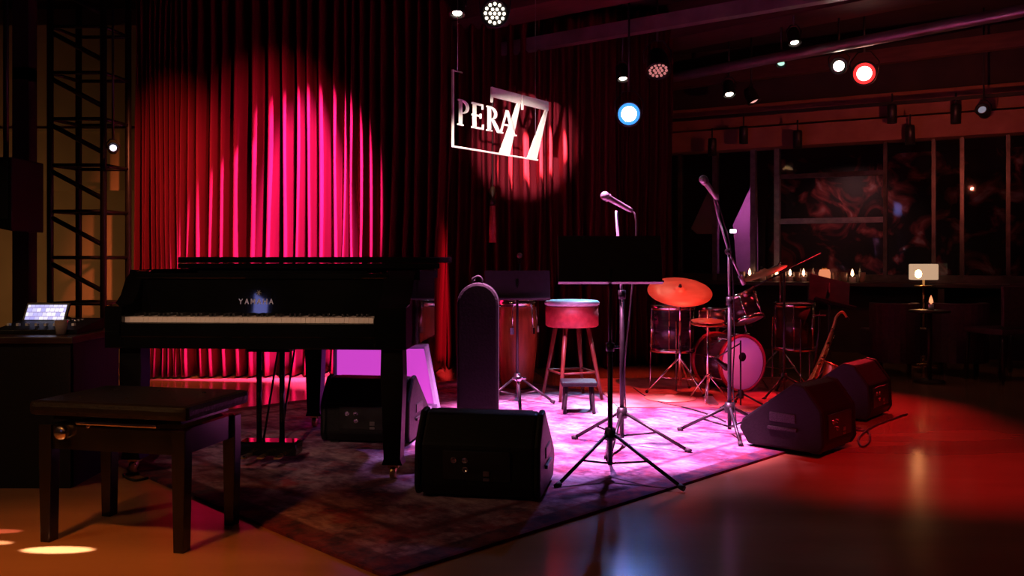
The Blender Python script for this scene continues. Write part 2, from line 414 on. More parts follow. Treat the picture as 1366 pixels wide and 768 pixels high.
# arms: side profile tapering down to the key blocks
prof=[(0,.62),(.30,.62),(.30,.99),(.26,.985),(.20,.95),(.15,.87),(.10,.83),(.0,.82)]
for s,w in ((-1,.085),(1,.15)):
    u0 = -.73 if s<0 else .73-w
    MB().prism(prof,'x',u0,u0+w,bev=.004).build('arm','piano',P)
MB().box((0,.14,.65),(1.44,.27,.06)).build('keybed','piano',P)
MB().box((-.035,.015,.707),(1.25,.03,.066),bev=.003).build('key_slip','piano',P)
wk=MB(); n=52; kw=1.215/n
for i in range(n): wk.box((-.645+kw*(i+.5),.105,.755),(kw-.0008,.15,.026),bev=.0012)
wk.build('white_keys','ivory',P)
bk=MB()
for i in range(n-1):
    if (i%7) in (0,2,3,5,6): bk.box((-.645+kw*(i+1),.135,.775),(.011,.095,.014),bev=.002)
bk.build('black_keys','ebony',P)
fb=MB().box((-.035,.215,.86),(1.26,.02,.19),(math.radians(-7),0,0),bev=.004).box((-.035,.24,.962),(1.28,.08,.03),bev=.008)
fb=fb.build('fallboard','piano',P)
def strokes(segs, th, ox, oz, w, h, y, m_):
    for (x0,z0,x1,z1) in segs:
        dx=(x1-x0)*w; dz=(z1-z0)*h; L_=math.hypot(dx,dz)+th*.6
        m_.box((ox+(x0+x1)/2*w, y, oz+(z0+z1)/2*h),(L_,.0016,th),(0,-math.atan2(dz,dx),0))
GL={'Y':[(0,1,.5,.5),(1,1,.5,.5),(.5,.5,.5,0)],'A':[(0,0,.5,1),(1,0,.5,1),(.2,.35,.8,.35)],'M':[(0,0,0,1),(1,0,1,1),(0,1,.5,.3),(1,1,.5,.3)],'H':[(0,0,0,1),(1,0,1,1),(0,.5,1,.5)]}
tm=MB()
for i,ch in enumerate('YAMAHA'): strokes(GL[ch],.0042,-.147+i*.031,-.014,.017,.024,0,tm)
te=tm.build('maker_lettering',mat('silver_inlay',(.8,.8,.9),.3,.6,emit=None),P,(0,.2015,.838)); te.rotation_euler=(math.radians(-7),0,0)
te['label']='silver maker name on the fallboard'
# small emblem of three crossed bars in a ring
em=MB()
for k in range(3): 
    a=k*PI/3; em.box((0,0,0),(.026,.0016,.003),(0,a,0))
em=em.build('maker_emblem','steel',P,(-.045,.196,.88)); em.rotation_euler=(math.radians(-7),0,0)
# legs
def pleg(u,v):
    l=MB(); l.prism([(-.052,.62),(-.055,.5),(-.04,.10),(-.05,.07),(.05,.07),(.04,.10),(.055,.5),(.052,.62)],'y',-.05,.05,bev=.004)
    l=l.build('leg','legblack',P,(u,v,0)); 
    MB().box((0,0,.067),(.05,.05,.03)).lathe([(0,-.014),(.027,-.014),(.03,-.01),(.03,.01),(.027,.014),(0,.014)],(0,-.01,.03),(1,0,0),20).build('caster','brass',l)
    return l
pleg(.655,.09); pleg(-.64,.12); pleg(-.10,1.35)
ly=MB()
for u in (-.06,.06): ly.tube([(u-.035,.34,.115),(u-.035,.34,.62)],.014,12)
ly.box((-.035,.34,.60),(.22,.08,.05)); ly.box((-.035,.34,.085),(.30,.12,.07),bev=.01)
ly.tube([(-.08,.36,.11),(-.08,.62,.62)],.006,8).tube([(.01,.36,.11),(.01,.62,.62)],.006,8)
ly=ly.build('pedal_lyre','piano',P)
for k in (-1,0,1):
    MB().prism([(-.012,0),(.012,0),(.018,-.09),(.014,-.115),(-.014,-.115),(-.018,-.09)],'z',.058,.066,bev=.002,T=Matrix.Translation((-.035+k*.085,.29,0))).build('pedal','brass',ly)

# ---------------------------------------------------------------- piano bench
B = thing('piano_bench','black adjustable piano bench with leather seat and chrome rail','bench',(-1.43,3.44,0),-math.radians(13))
BW,BD=.56,.34
MB().box((0,0,.505),(BW+.10,BD+.10,.055),bev=.02).build('seat','leather',B)
for x in (-.2,0,.2):
    for y in (-.1,.1): MB().ball((x,y,.533),.009,(1,1,.5),10).build('button','leather',B)
MB().box((0,-BD/2,.395),(BW-.05,.025,.09)).box((0,BD/2,.395),(BW-.05,.025,.09)).box((-BW/2,0,.395),(.025,BD-.05,.09)).box((BW/2,0,.395),(.025,BD-.05,.09)).build('apron','lacquer2',B)
MB().box((0,0,.468),(BW-.02,BD-.02,.024)).build('seat_board','lacquer2',B)
MB().box((.02,-BD/2-.016,.452),(BW-.22,.012,.014),bev=.004).tube([(-.10,-BD/2-.02,.44),(-.10,BD/2,.44)],.006).build('rail','chrome',B)
kn=MB().lathe([(0,0),(.022,.002),(.026,.01),(.026,.028),(.02,.034),(0,.034)],(-BW/2+.08,-BD/2-.013,.415),(0,-1,0),20).build('knob','chrome',B)
for sx in (-1,1):
    for sy in (-1,1):
        l=MB().prism([(-.027,.44),(-.027,.33),(-.020,0),(.020,0),(.027,.33),(.027,.44)],'y',-.024,.024,bev=.003).build('leg','lacquer2',B,(sx*BW/2,sy*BD/2,0))

# ---------------------------------------------------------------- speakers
def wedge(label, loc, rz, w=.50, group='floor monitor speakers'):
    # local: +y is towards the performer, -y side is the rear face
    t = thing('floor_monitor',label,'speaker',loc,rz,group)
    prof=[(-.20,.015),(.20,.015),(.255,.10),(.235,.15),(-.06,.37),(-.12,.36),(-.215,.235),(-.225,.06)]
    MB().prism(prof,'x',-w/2+.03,w/2-.03,bev=.012).build('cabinet','plastic',t)
    pf2=[(a*1.0,b_) for a,b_ in prof]
    for s in (-1,1):
        q=MB().prism([(a*1.03-.0,b_*1.02 if b_>.1 else b_) for a,b_ in prof],'x',s*(w/2-.03)-(.03 if s<0 else 0),s*(w/2-.03)+(.03 if s>0 else 0),bev=.013)
        q=q.build('side_panel','plastic',t)
        MB().box((s*(w/2+.0005),.0,.185),(.010,.15,.05),bev=.004).box((s*(w/2+.004),.0,.125),(.018,.17,.018),bev=.005).build('handle','grille',q)
    a=math.atan2(.37-.15,-.06-.235)
    R3=Matrix.Rotation(-math.atan2(.22,.295),3,'X')
    MB().box((0,.0925,.265),(w-.12,.33,.012),R3,bev=.004).build('grille','grille',t)
    pn=MB().box((0,-.222,.15),(.30,.012,.13),bev=.004).build('connector_panel','blackmetal',t)
    for k,(u,z) in enumerate(((-.10,.175),(-.05,.175),(-.048,.135))):
        MB().lathe([(0,0),(.013,0),(.013,.007),(.008,.007),(.008,.002),(0,.002)],(u,-.228,z),(0,-1,0),16).build('socket','chrome',pn)
    MB().box((.045,-.230,.12),(.028,.008,.022),bev=.002).box((.045,-.230,.095),(.028,.008,.012),bev=.002).build('power_socket','steel',pn)
    for s in (-1,1):
        for yy in (-.16,.16): MB().box((s*(w/2-.07),yy,.0075),(.05,.04,.015)).build('foot','rubber',t)
    return t
wedge('black floor monitor speaker seen from behind, left of the central stands',(-.115,4.06,RT),-math.radians(10),.56)
wedge('black floor monitor speaker behind the right front leg of the piano',W(502,0,5.2)*Vector((1,1,0)) if False else Vector((-.80,5.22,RT)),math.radians(-8),.52)
rzA = math.atan2(.68,-.73)-PI/2
wedge('black floor monitor speaker with side handle at the right edge of the rug',(1.62,4.98,RT),rzA,.44)
wedge('black floor monitor speaker farthest right, behind the other one',(2.28,6.04,0),rzA+.05,.46)

# hanging loudspeaker on the left
hs = thing('hanging_loudspeaker','big black loudspeaker hanging by the left edge of the wall','speaker',W(8,262,6.6),0)
MB().prism([(-.30,-.16),(.165,-.265),(.165,.27),(-.30,.27)],'y',-.22,.22,bev=.01).build('cabinet','plastic',hs)
MB().box((-.06,-.225,.03),(.40,.012,.42),bev=.004).build('grille','grille',hs)
MB().tube([(.0,0,.27),(.0,0,3.6-W(8,262,6.6).z)],.02).build('hanging_pole','blackmetal',hs)

# ---------------------------------------------------------------- truss tower
tt = thing('truss_tower','dark steel truss tower with diagonal braces beside the curtain','truss',(W(67,0,7.2).x,7.2,0))
uw = W(138,0,7.2).x - W(67,0,7.2).x; dpt=.35
tr=MB()
for (x,y) in ((0,0),(uw,0),(uw+.05,dpt),(.06,dpt)): MB().tube([(x,y,0),(x,y,3.4)],.026,12).build('upright','truss',tt)
k=0; zz=.32
while zz<3.3:
    for p_,q_ in (((0,0),(uw,0)),((uw,0),(uw+.05,dpt)),((.06,dpt),(uw+.05,dpt)),((0,0),(.06,dpt))): MB().tube([(*p_,zz),(*q_,zz)],.015,8).build('rung','truss',tt)
    if zz+.375<3.4: MB().tube([(0,0,zz+.33),(uw,0,zz+.10)],.02,8).build('diagonal_brace','truss',tt)
    zz+=.375

# ---------------------------------------------------------------- control desk at the left
dk = thing('control_desk','dark desk at the left edge carrying the glowing mixer','desk',(-2.52,4.35,0))
MB().box((0,0,.685),(1.0,.55,.03),bev=.004).build('desktop','darkwood',dk)
MB().box((0,-.24,.335),(.96,.03,.67)).box((-.465,.0,.335),(.03,.5,.67)).box((.465,.0,.335),(.03,.5,.67)).build('body','plastic',dk)
mx = thing('audio_mixer','black sound mixer with a glowing white tilted screen','mixer',(-2.32,4.38,.70))
MB().prism([(-.14,0),(.14,0),(.14,.06),(-.14,.02)],'x',-.16,.24,bev=.004).build('body','plastic',mx)
sc=MB().box((-.03,.10,.092),(.22,.012,.10),(-.5,0,0),bev=.003).build('screen_housing','blackmetal',mx)
scm=mat('lit_screen',(.1,.1,.12),.3,emit=(.8,.78,1),es=1.3)
nt=scm.node_tree; tc=nt.nodes.new('ShaderNodeTexCoord'); br=nt.nodes.new('ShaderNodeTexBrick'); br.inputs['Scale'].default_value=22
br.inputs['Color1'].default_value=(1,.95,1,1); br.inputs['Color2'].default_value=(.35,.33,.75,1); br.inputs['Mortar'].default_value=(.25,.2,.4,1)
nt.links.new(tc.outputs['Object'],br.inputs['Vector']); nt.links.new(br.outputs['Color'],nt.nodes['Principled BSDF'].inputs['Emission Color'])
MB().box((-.03,.0925,.090),(.195,.004,.082),(-.5,0,0)).build('screen',scm,sc)
fd=MB(); kb=MB()
for k in range(8): fd.box((-.13+k*.045,-.06,.040),(.012,.02,.012))
for k in range(6): kb.lathe([(0,0),(.009,0),(.007,.014),(0,.014)],(.105+(k%2)*.05,.02+(k//2)*.035,.045),seg=10)
fd.build('faders','white',mx); kb.build('knobs','steel',mx)
cp = thing('tumbler','small pinkish drinking glass on the desk beside the mixer','glass',(-2.135,4.20,.70))
MB().lathe([(0,.002),(.022,.002),(.03,.07),(.027,.07),(.02,.008),(0,.008)]).build('bowl','glasscup',cp)
MB().lathe([(0,.01),(.019,.01),(.024,.045),(0,.045)],seg=20).build('drink',noisy('amber_drink',(.5,.15,.08),(.6,.2,.1),5,.2),cp)

# ---------------------------------------------------------------- stands
def tripod(t, z_hub, feet, r=.010, hub=.022, m='blackmetal', brace=True, zf=.012):
    for (x,y) in feet:
        d=Vector((x,y,0)).normalized()
        l=MB().tube([d*.02+Vector((0,0,z_hub)),Vector((x,y,zf+.006))],r,8).build('leg',m,t)
        MB().tube([Vector((x,y,zf+.01))-d*.02+Vector((0,0,.004)),Vector((x,y,zf+.004))+d*.008],r*1.5,8).build('rubber_foot','rubber',l)
        if brace: MB().tube([Vector((0,0,z_hub*.28)),Vector((x*.55,y*.55,z_hub*.45+.01))],r*.6,6).build('brace',m,t)
    MB().lathe([(0,z_hub-.03),(hub*1.1,z_hub-.03),(hub*1.3,z_hub-.01),(hub,z_hub+.03),(0,z_hub+.03)],seg=16).build('hub',m,t)
# central music stand
ms = thing('music_stand','black music stand with solid desk in the middle of the rug','music stand',(.476,4.3,RT))
tripod(ms,.20,[(-.27,-.23),(.30,-.27),(.02,.36)],.009,.024,zf=0)
MB().tube([(0,0,.05),(0,0,.62)],.013).build('lower_pole','blackmetal',ms)
MB().tube([(0,0,.60),(0,0,1.0)],.009).build('upper_pole','blackmetal',ms)
MB().lathe([(0,.60),(.02,.60),(.022,.64),(0,.64)],seg=16).tube([(0,0,.62),(.045,0,.62)],.006).build('clamp','blackmetal',ms)
Rt=Matrix.Rotation(math.radians(-14),3,'X')
dsk=MB().box((0,.02,1.045),(.505,.008,.235),Rt,bev=.003).box((0,.065-.09,.935),(.505,.05,.008),Rt).build('desk','blackmetal',ms)
MB().box((0,.045,1.03),(.05,.04,.06)).build('desk_bracket','blackmetal',ms)

def mic(parent, p0, p1, m_body='blackmetal', mh='steel'):
    p0=Vector(p0); p1=Vector(p1); d=(p1-p0); 
    b_=MB().lathe([(0,0),(.011,0),(.015,.02),(.018,d.length-.05),(.024,d.length-.045),(.024,d.length-.035)],p0,d,16).build('microphone',m_body,parent)
    MB().ball(p1-d.normalized()*.02,.026,seg=14).build('mic_head',mh,b_); return b_
purp = noisy('satin_grey_metal',(.4,.4,.42),(.5,.5,.52),12,.3,metal=.6)
M['satin']=purp
m1 = thing('microphone_stand','microphone stand with short tilted mic right behind the music stand desk','microphone stand',(.62,5.0,RT),0,'microphone stands')
tripod(m1,.18,[(.34,-.20),(-.26,.16),(-.10,-.30)],.010,.026,zf=0)
MB().tube([(0,0,.04),(0,0,.85)],.013).build('lower_pole','blackmetal',m1)
a_=W(822,284,5.0)-Vector((.62,5.0,0))
MB().tube([(0,0,.83),(a_.x,0,a_.z)],.008).build('upper_pole','satin',m1)
MB().lathe([(0,.82),(.02,.82),(.022,.87),(0,.87)],seg=16).build('clamp','blackmetal',m1)
h0=W(843,284,5.0)-Vector((.62,5.0,0)); h1=W(803,262,4.95)-Vector((.62,5.0,0))
MB().tube([h0+Vector((0,0,-.003)), h0+(h1-h0)*.15],.010).build('mic_clip','blackmetal',m1)
mic(m1,h0,h1,'satin','satin')
MB().tube([h0, h0+Vector((.018,0,-.03)), h0+Vector((.022,0,-.15)),(.045,.0,.75),(.015,.0,.45),(.02,0,.2)],.0045,8,smooth=6).build('mic_cable','satin',m1)

m2 = thing('microphone_stand','tall microphone stand with boom raised to the left before the drums','microphone stand',(1.30,5.3,RT),0,'microphone stands')
tripod(m2,.16,[(-.28,.11),(-.02,-.34),(.30,.14)],.010,.026,zf=0)
MB().tube([(0,0,.03),(0,0,.80)],.012).build('lower_pole','blackmetal',m2)
o2=Vector((1.30,5.3,0)); jt=W(972,338,5.3)-o2
MB().tube([(0,0,.78),jt],.008).build('upper_pole','satin',m2)
MB().lathe([(0,.77),(.018,.77),(.02,.82),(0,.82)],seg=16).build('clamp','blackmetal',m2)
MB().lathe([(0,-.025),(.02,-.02),(.02,.02),(0,.025)],jt,(0,1,0),16).build('boom_clamp','blackmetal',m2)
b0=W(990,376,5.36)-o2; b1=W(957,288,5.27)-o2; b2=W(952,262,5.2)-o2
MB().tube([b0,jt,b1,b2],.007,10).lathe([(0,-.03),(.014,-.03),(.014,.03),(0,.03)],b0,(b0-jt),12).build('boom','satin',m2)
mic(m2,W(957,268,5.2)-o2,W(936,239,5.1)-o2,'satin','satin')
MB().tube([W(957,268,5.2)-o2,W(966,300,5.2)-o2,W(976,345,5.24)-o2,(.03,0,.6),(.02,0,.3),(.03,-.05,.05)],.004,8,smooth=6).build('mic_cable','cable',m2)

cl=MB().box(W(978,311,5.24)-o2,(.034,.02,.022),bev=.004).build('clip_light',emis('clip_light_glow',(1,.8,1),5),m2); cl['label']='tiny bright white clip-on light'
# low kick drum mic stand
m3 = thing('microphone_stand','short low microphone stand pointing into the pink bass drum','microphone stand',(W(988,0,6.3).x,6.3,.0),0,'microphone stands')
tripod(m3,.10,[(-.16,-.10),(.17,-.08),(.0,.16)],.007,.018,brace=False)
MB().tube([(0,0,.02),(0,0,.48)],.006).build('pole','blackmetal',m3)
MB().tube([(0,0,.46),(-.16,.10,.34)],.005).build('boom','blackmetal',m3)
mic(m3,(-.16,.10,.34),(-.05,.16,.26),'blackmetal','blackmetal')
# music stand at the back left
ms2 = thing('music_stand','dark music stand with wide desk behind the round-topped bag','music stand',(W(690,0,6.5).x,6.5,RT))
tripod(ms2,.18,[(-.24,-.15),(.26,-.12),(0,.28)],.009,.022)
MB().tube([(0,0,.05),(0,0,.90)],.010).build('pole','blackmetal',ms2)
MB().box((0,.0,.855),(.48,.008,.22),Rt,bev=.003).box((0,-.045,.755),(.48,.05,.008),Rt).build('desk',noisy('dark_purple_black',(.02,.015,.022),(.03,.02,.035),20,.5),ms2)
# straight mic stand behind it
m4 = thing('microphone_stand','thin straight microphone stand in front of the dark backdrop curtain','microphone stand',(W(693,0,7.85).x,7.85,0),0,'microphone stands')
tripod(m4,.14,[(-.22,-.1),(.22,-.1),(0,.25)],.008,.02,brace=False)
MB().tube([(0,0,.03),(0,0,1.02)],.008).build('pole','blackmetal',m4)
mic(m4,(0,0,1.02),(0,-.10,1.10),'blackmetal','steel')
# low stand by the front monitor
m5 = thing('microphone_stand','low chromed stand leaning just behind the front floor monitor','microphone stand',(W(697,0,5.0).x,5.0,RT),0,'microphone stands')
MB().lathe([(0,0),(.09,0),(.09,.012),(.02,.025),(0,.025)],seg=24).build('base','blackmetal',m5)
MB().tube([(0,0,.02),(-.025,.0,.37)],.010).build('pole','chrome',m5)
MB().lathe([(0,.36),(.018,.36),(.02,.385),(0,.39)],(-.025,0,0),seg=14).tube([(-.06,0,.375),(.02,0,.375)],.006).build('clamp','chrome',m5)

# ---------------------------------------------------------------- round-topped gig bag
gb = thing('gig_bag','tall black instrument bag with round top standing behind the front monitor','bag',(W(638,0,4.95).x,4.95,RT))
pf=[(-.115,.0),(.115,0),(.115,.80)]
for k in range(1,12): a=PI*k/12; pf.append((.115*math.cos(a),.80+.115*math.sin(a)))
pf.append((-.115,.80))
MB().prism(pf,'y',-.08,.08,bev=.02).build('body','bag',gb)
MB().tube([(-.03,-.0,.915),(-.03,0,.935),(.0,0,.95),(.02,0,.935),(.02,0,.912)],.007,8,smooth=3).build('carry_loop','bag',gb)
MB().ball((-.028,.02,.935),.012,seg=10).build('zip_pull','chrome',gb)

# ---------------------------------------------------------------- board under piano, magenta light painted on as glow
gp_m = mat('painted_magenta_light',(.1,.02,.1),.4,emit=(.60,.055,.56),es=1.0)
gp = thing('magenta_lit_board','board standing behind the piano legs, its magenta light painted as glow','board',(W(512,0,6.0).x,6.0,0.012))
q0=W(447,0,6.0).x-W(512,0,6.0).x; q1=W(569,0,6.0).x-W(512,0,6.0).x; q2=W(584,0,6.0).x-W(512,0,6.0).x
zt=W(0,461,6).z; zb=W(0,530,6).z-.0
MB().prism([(q0+.02,.075),(q2-.02,.075),(q1-.015,zt-.03),(q0+.02,zt-.03)],'y',-.034,-.028).build('screen',gp_m,gp)  # the board's face; emission stands in for magenta light falling on it
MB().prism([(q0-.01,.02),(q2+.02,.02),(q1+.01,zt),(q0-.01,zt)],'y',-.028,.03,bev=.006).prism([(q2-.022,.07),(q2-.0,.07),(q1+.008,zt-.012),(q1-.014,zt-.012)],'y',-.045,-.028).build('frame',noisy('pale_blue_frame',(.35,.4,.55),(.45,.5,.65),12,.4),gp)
for s in (q0+.06,q2-.06): MB().box((s,0,.01),(.04,.16,.02)).build('foot','blackmetal',gp)

rs=thing('mirror_glow','unseen blue-white glow added on the rear wall, mirrored in the piano fallboard','light',(-5.04,-4.12,2.50))  # unseen glowing face, added for its reflection in the fallboard
MB().box((0,0,0),(.30,.10,.50),bev=.01).build('housing','blackmetal',rs)
MB().prism([(-.11,-.2),(.11,-.2),(.11,.06),(-.11,.2)],'y',.052,.058).build('lit_face',emis('blue_white_face',(.30,.32,1),7),rs)
# ---------------------------------------------------------------- stool and conga
sl = thing('bar_stool','wooden bar stool with thick round red seat and pale top','stool',(W(763,0,6.7).x,6.7,RT))
zt_=W(0,402,6.7).z; r0=.205
MB().lathe([(0,zt_-.20),(r0-.02,zt_-.20),(r0-.005,zt_-.19),(r0-.005,zt_-.045),(0,zt_-.045)],seg=40).build('seat_base','redleather',sl)
MB().lathe([(r0-.02,zt_-.045),(r0,zt_-.035),(r0+.004,zt_-.018),(r0-.012,zt_-.002),(r0-.05,zt_),(0,zt_)],seg=40).lathe([(0,zt_-.045),(r0-.02,zt_-.045)],seg=40).build('seat_cushion','whiteleather',sl)
for a in (45,135,225,315):
    c_,s_=math.cos(math.radians(a+20)),math.sin(math.radians(a+20))
    MB().tube([(c_*.13,s_*.13,zt_-.2),(c_*.24,s_*.24,.0)],[.018,.012],10).build('leg','stoolwood',sl)
MB().tube([(math.cos(math.radians(a+20))*.20,math.sin(math.radians(a+20))*.20,.20) for a in (45,135,225,315,405)],.008,8).build('footrest','stoolwood',sl)

cg = thing('conga_drum','tall red-brown wooden conga drum with chrome fittings beside the stool','drum',(W(690,0,7.0).x+.0,7.25,RT))
ztc=W(0,402,7.25).z
MB().lathe([(0,.0),(.12,.0),(.135,.06),(.165,ztc*.5),(.16,ztc*.75),(.142,ztc-.02),(0,ztc-.02)],seg=36).build('shell','redwood',cg)
MB().lathe([(.142,ztc-.05),(.158,ztc-.05),(.160,ztc),(.15,ztc+.004),(.142,ztc)],seg=36).build('rim','chrome',cg)
MB().lathe([(.142,ztc-.006),(0,ztc-.002)],seg=36).build('head','drumhead',cg)
for k in range(6):
    a=k*PI/3+.3; c_,s_=math.cos(a),math.sin(a)
    MB().tube([(c_*.160,s_*.160,ztc-.03),(c_*.174,s_*.174,ztc-.22)],.006,8).box((c_*.170,s_*.170,ztc-.24),(.03,.03,.05),(0,0,a)).build('lug','chrome',cg)
# low black box by stool
lb = thing('step_stool','small low black stool in front of the bar stool','stool',(W(772,0,6.05).x,6.08,RT))
MB().box((0,0,.20),(.24,.22,.03),bev=.008).build('seat','plastic',lb)
for sx in (-1,1):
    for sy in (-1,1): MB().tube([(sx*.085,sy*.075,.19),(sx*.10,sy*.09,0)],.012,8).build('leg','blackmetal',lb)

# ---------------------------------------------------------------- drum kit
def drum(name, label, loc, r, h, axis=(0,0,1), shell='shell', head='drumhead', lugs=8, hoop='chrome', group=None, legs=0, seg=40):
    t = thing(name,label,'drum',loc,0,group); ax=Vector(axis).normalized(); R_=Vector((0,0,1)).rotation_difference(ax).to_matrix()
    c0 = -ax*h/2
    MB().lathe([(r*.98,0),(r,.0),(r,h),(r*.98,h)],c0,ax,seg).build('shell',shell,t)
    MB().lathe([(0,h+.001),(r*.97,h+.001),(r*.985,h-.002)],c0,ax,seg).build('front_head',head,t)
    MB().lathe([(0,-.001),(r*.97,-.001),(r*.985,.002)],c0,ax,seg).build('rear_head',head,t)
    for zc in (0,h):
        MB().lathe([(r*1.0,zc-.018),(r*1.05,zc-.018),(r*1.055,zc+.016),(r*.975,zc+.016),(r*.97,zc+.005),(r,zc-.002)],c0,ax,seg).build('hoop',hoop,t)
    for k in range(lugs):
        a=2*PI*k/lugs+.2; u=R_@Vector((math.cos(a),math.sin(a),0))
        MB().tube([c0+u*r*1.05+ax*.0,c0+u*r*1.05+ax*h],.0035,6).tube([c0+u*r*1.03+ax*h*.3,c0+u*r*1.03+ax*h*.7],.010,8).build('lug','chrome',t)
    for k in range(legs):
        a=2*PI*k/legs+.5; u=Vector((math.cos(a),math.sin(a),0))
        base=-loc[2]
        MB().tube([u*r*1.1+Vector((0,0,h*.2)),u*r*1.12+Vector((0,0,base+.03)),u*(r*1.2)+Vector((0,0,base))],.006,8).build('leg','chrome',t)
    return t
RD=.018
bdY=6.95; bc=W(990,493,bdY); br_=.212
ax=Vector((.42,-.9,0)).normalized()
bd = drum('bass_drum','bass drum with pink-lit pale head facing the camera',tuple(Vector((bc.x,bdY,br_*1.055+RD))-ax*.17),br_,.34,ax,hoop='hoopred',lugs=8)
for s in (-1,1):
    sd=Vector((-ax.y,ax.x,0))*s
    MB().tube([sd*br_*.95+ax*.05+Vector((0,0,-.05)),sd*(br_+.09)+ax*.12+Vector((0,0,-br_*1.055))],.007,8).build('spur','chrome',bd)
MB().lathe([(0,0),(.035,0),(.035,.003),(0,.003)],ax*.173+Vector((0,0,.05)),ax,20).build('head_patch','plastic',bd)
def onstand(label,loc,r,h,axis,group='drums of the kit on the red rug',legs=0):
    return drum('snare_drum' if 'snare' in label else 'tom_drum',label,loc,r,h,axis,group=group,legs=legs)
ft=W(900,448,7.05)
drum('floor_tom','dark floor tom with chrome lugs under the big left cymbal',(ft.x-.0,7.15,.50),.17,.34,(0,0,1),legs=3,lugs=6)
t2=W(998,412,7.1)
tm2=drum('tom_drum','dark mounted tom above the bass drum, tilted toward the drummer',(t2.x,7.2,t2.z-.01),.125,.19,(-.25,.35,.9),lugs=6)
sn=W(958,437,7.75)
sd_=drum('snare_drum','chrome-rimmed snare drum on a stand left of the mounted tom',(sn.x,7.8,.54),.16,.13,(.05,.1,1),lugs=8,shell='steel')
stn=MB().tube([(0,0,-.06),(0,0,-.45)],.010)
for k in range(3):
    a=k*2*PI/3+.4; stn.tube([(0,0,-.34),(.22*math.cos(a),.22*math.sin(a),-.56+RD+.008)],.007,6); stn.tube([(0,0,-.16),(.16*math.cos(a),.16*math.sin(a),-.075)],.006,6)
stn.build('stand','chrome',sd_)
br2=MB().tube([(0,0,-.05),(.0,-.03,-.2)],.009).box((0,-.03,-.205),(.05,.05,.03)).build('mount','chrome',tm2)
# right floor tom
t3=W(1062,440,7.3)
drum('floor_tom','brown-lit floor tom right of the bass drum',(t3.x,7.35,.50),.16,.36,(0,0,1),shell='darkwood',legs=3,lugs=6)

def cymstand(label, base, top, r, tilt, boom=None, group='cymbals on stands', mt='cymbal', zf=RD):
    base=Vector(base); t=thing('cymbal',label,'cymbal',base,0,group); tp=Vector(top)-base
    for k in range(3):
        a=k*2*PI/3+1.1; f=Vector((.26*math.cos(a),.26*math.sin(a),.012))
        l=MB().tube([(0,0,.28),f],.008,8).tube([(0,0,.10),f*.55+Vector((0,0,.115))],.005,6).build('leg','chrome',t)
        MB().ball(f,.013,seg=10).build('rubber_foot','rubber',l)
    if boom is None: MB().tube([(0,0,.06),(0,0,.55)],.012).tube([(0,0,.5),tp],.007).build('pole','chrome',t)
    else:
        bj=Vector(boom)-base
        MB().tube([(0,0,.06),(0,0,.55)],.012).tube([(0,0,.5),bj],.008).build('pole','chrome',t)
        MB().tube([bj-(tp-bj)*.3,tp],.006).ball(bj,.018,seg=10).build('boom','chrome',t)
    n=Vector(tilt).normalized()
    MB().lathe([(.006,.022),(r*.12,.020),(r*.2,.006),(r*.22,.002),(r*.6,-.006),(r,-.018),(r,-.020),(r*.6,-.008),(r*.2,.0),(.006,.018)],tp,n,48).build('cymbal_disc',mt,t)
    MB().lathe([(0,-.01),(.012,-.01),(.014,.03),(.008,.045),(0,.045)],tp,n,14).build('wing_nut','blackmetal',t)
    return t
c1=W(907,386,6.9)
cymstand('large orange-lit cymbal on a chrome stand at the left of the drums',(c1.x,6.9,RD),c1,.25,(.0,-.42,.9))
c2=W(1040,352,7.2)
cymstand('cymbal on a boom stand seen edge-on above the right side of the drums',(W(1041,0,7.6).x,7.6,RD),W(1018,362,7.45),.20,(-.35,-.02,.93),boom=W(1041,352,7.6))
lc=thing('light_pool_disc','bronze disc on the drum rug, standing in for a pool of orange light','cymbal',(W(896,0,6.55).x,6.62,RD))  # disc shaped as the patch of floor lit orange by a lamp
MB().lathe([(0,.028),(.03,.026),(.045,.014),(.19,.006),(.19,.003),(.045,.011),(0,.02)],seg=40).build('disc','cymbal',lc)
# hi-hat
hh=W(953,446,7.0)
H=thing('hi_hat','pair of small cymbals on a pedal stand between the floor tom and bass drum','hi-hat',(W(944,0,6.5).x,6.5,RD))
MB().tube([(0,0,.03),(0,0,.66)],.008).build('pole','chrome',H)
for k in range(3):
    a=k*2*PI/3+.2; MB().tube([(0,0,.2),(.16*math.cos(a),.16*math.sin(a),.010)],.006,6).build('leg','chrome',H)
for dz,sg in ((.56,-1),(.59,1)): MB().lathe([(.006,.014*sg),(.03,.014*sg),(.04,.004*sg),(.12,-.002*sg),(.12,-.004*sg),(.04,.002*sg),(.006,.012*sg)],(0,0,dz),(.0,-.1,1),36).build('cymbal_disc','cymbal',H)
MB().box((.0,-.10,.02),(.07,.2,.012),(.12,0,0),bev=.004).build('pedal','steel',H)
th=thing('drum_throne','black round drum throne behind the bass drum','stool',(2.05,8.15,0))
MB().lathe([(0,.44),(.15,.44),(.16,.46),(.155,.52),(.12,.54),(0,.54)],seg=32).build('seat','leather',th)
MB().tube([(0,0,.12),(0,0,.45)],.014).build('pole','chrome',th)
for k in range(3):
    a=k*2*PI/3; MB().tube([(0,0,.3),(.22*math.cos(a),.22*math.sin(a),.01)],.008,8).build('leg','chrome',th)
# drum overhead mic stand with diagonal boom
m6 = thing('microphone_stand','microphone stand with long diagonal boom over the right drums','microphone stand',(W(1046,0,6.75).x,6.75,0),0,'microphone stands')
tripod(m6,.16,[(-.2,-.16),(.24,-.1),(.02,.26)],.008,.02,brace=False)
o6=Vector((W(1046,0,6.75).x,6.75,0)); j6=W(1046,362,6.75)-o6
MB().tube([(0,0,.03),j6],.008).build('pole','blackmetal',m6)
MB().tube([W(1095,338,6.8)-o6,j6,W(1003,384,6.7)-o6],.006).build('boom','blackmetal',m6)
mic(m6,W(1006,383,6.7)-o6,W(992,394,6.7)-o6)

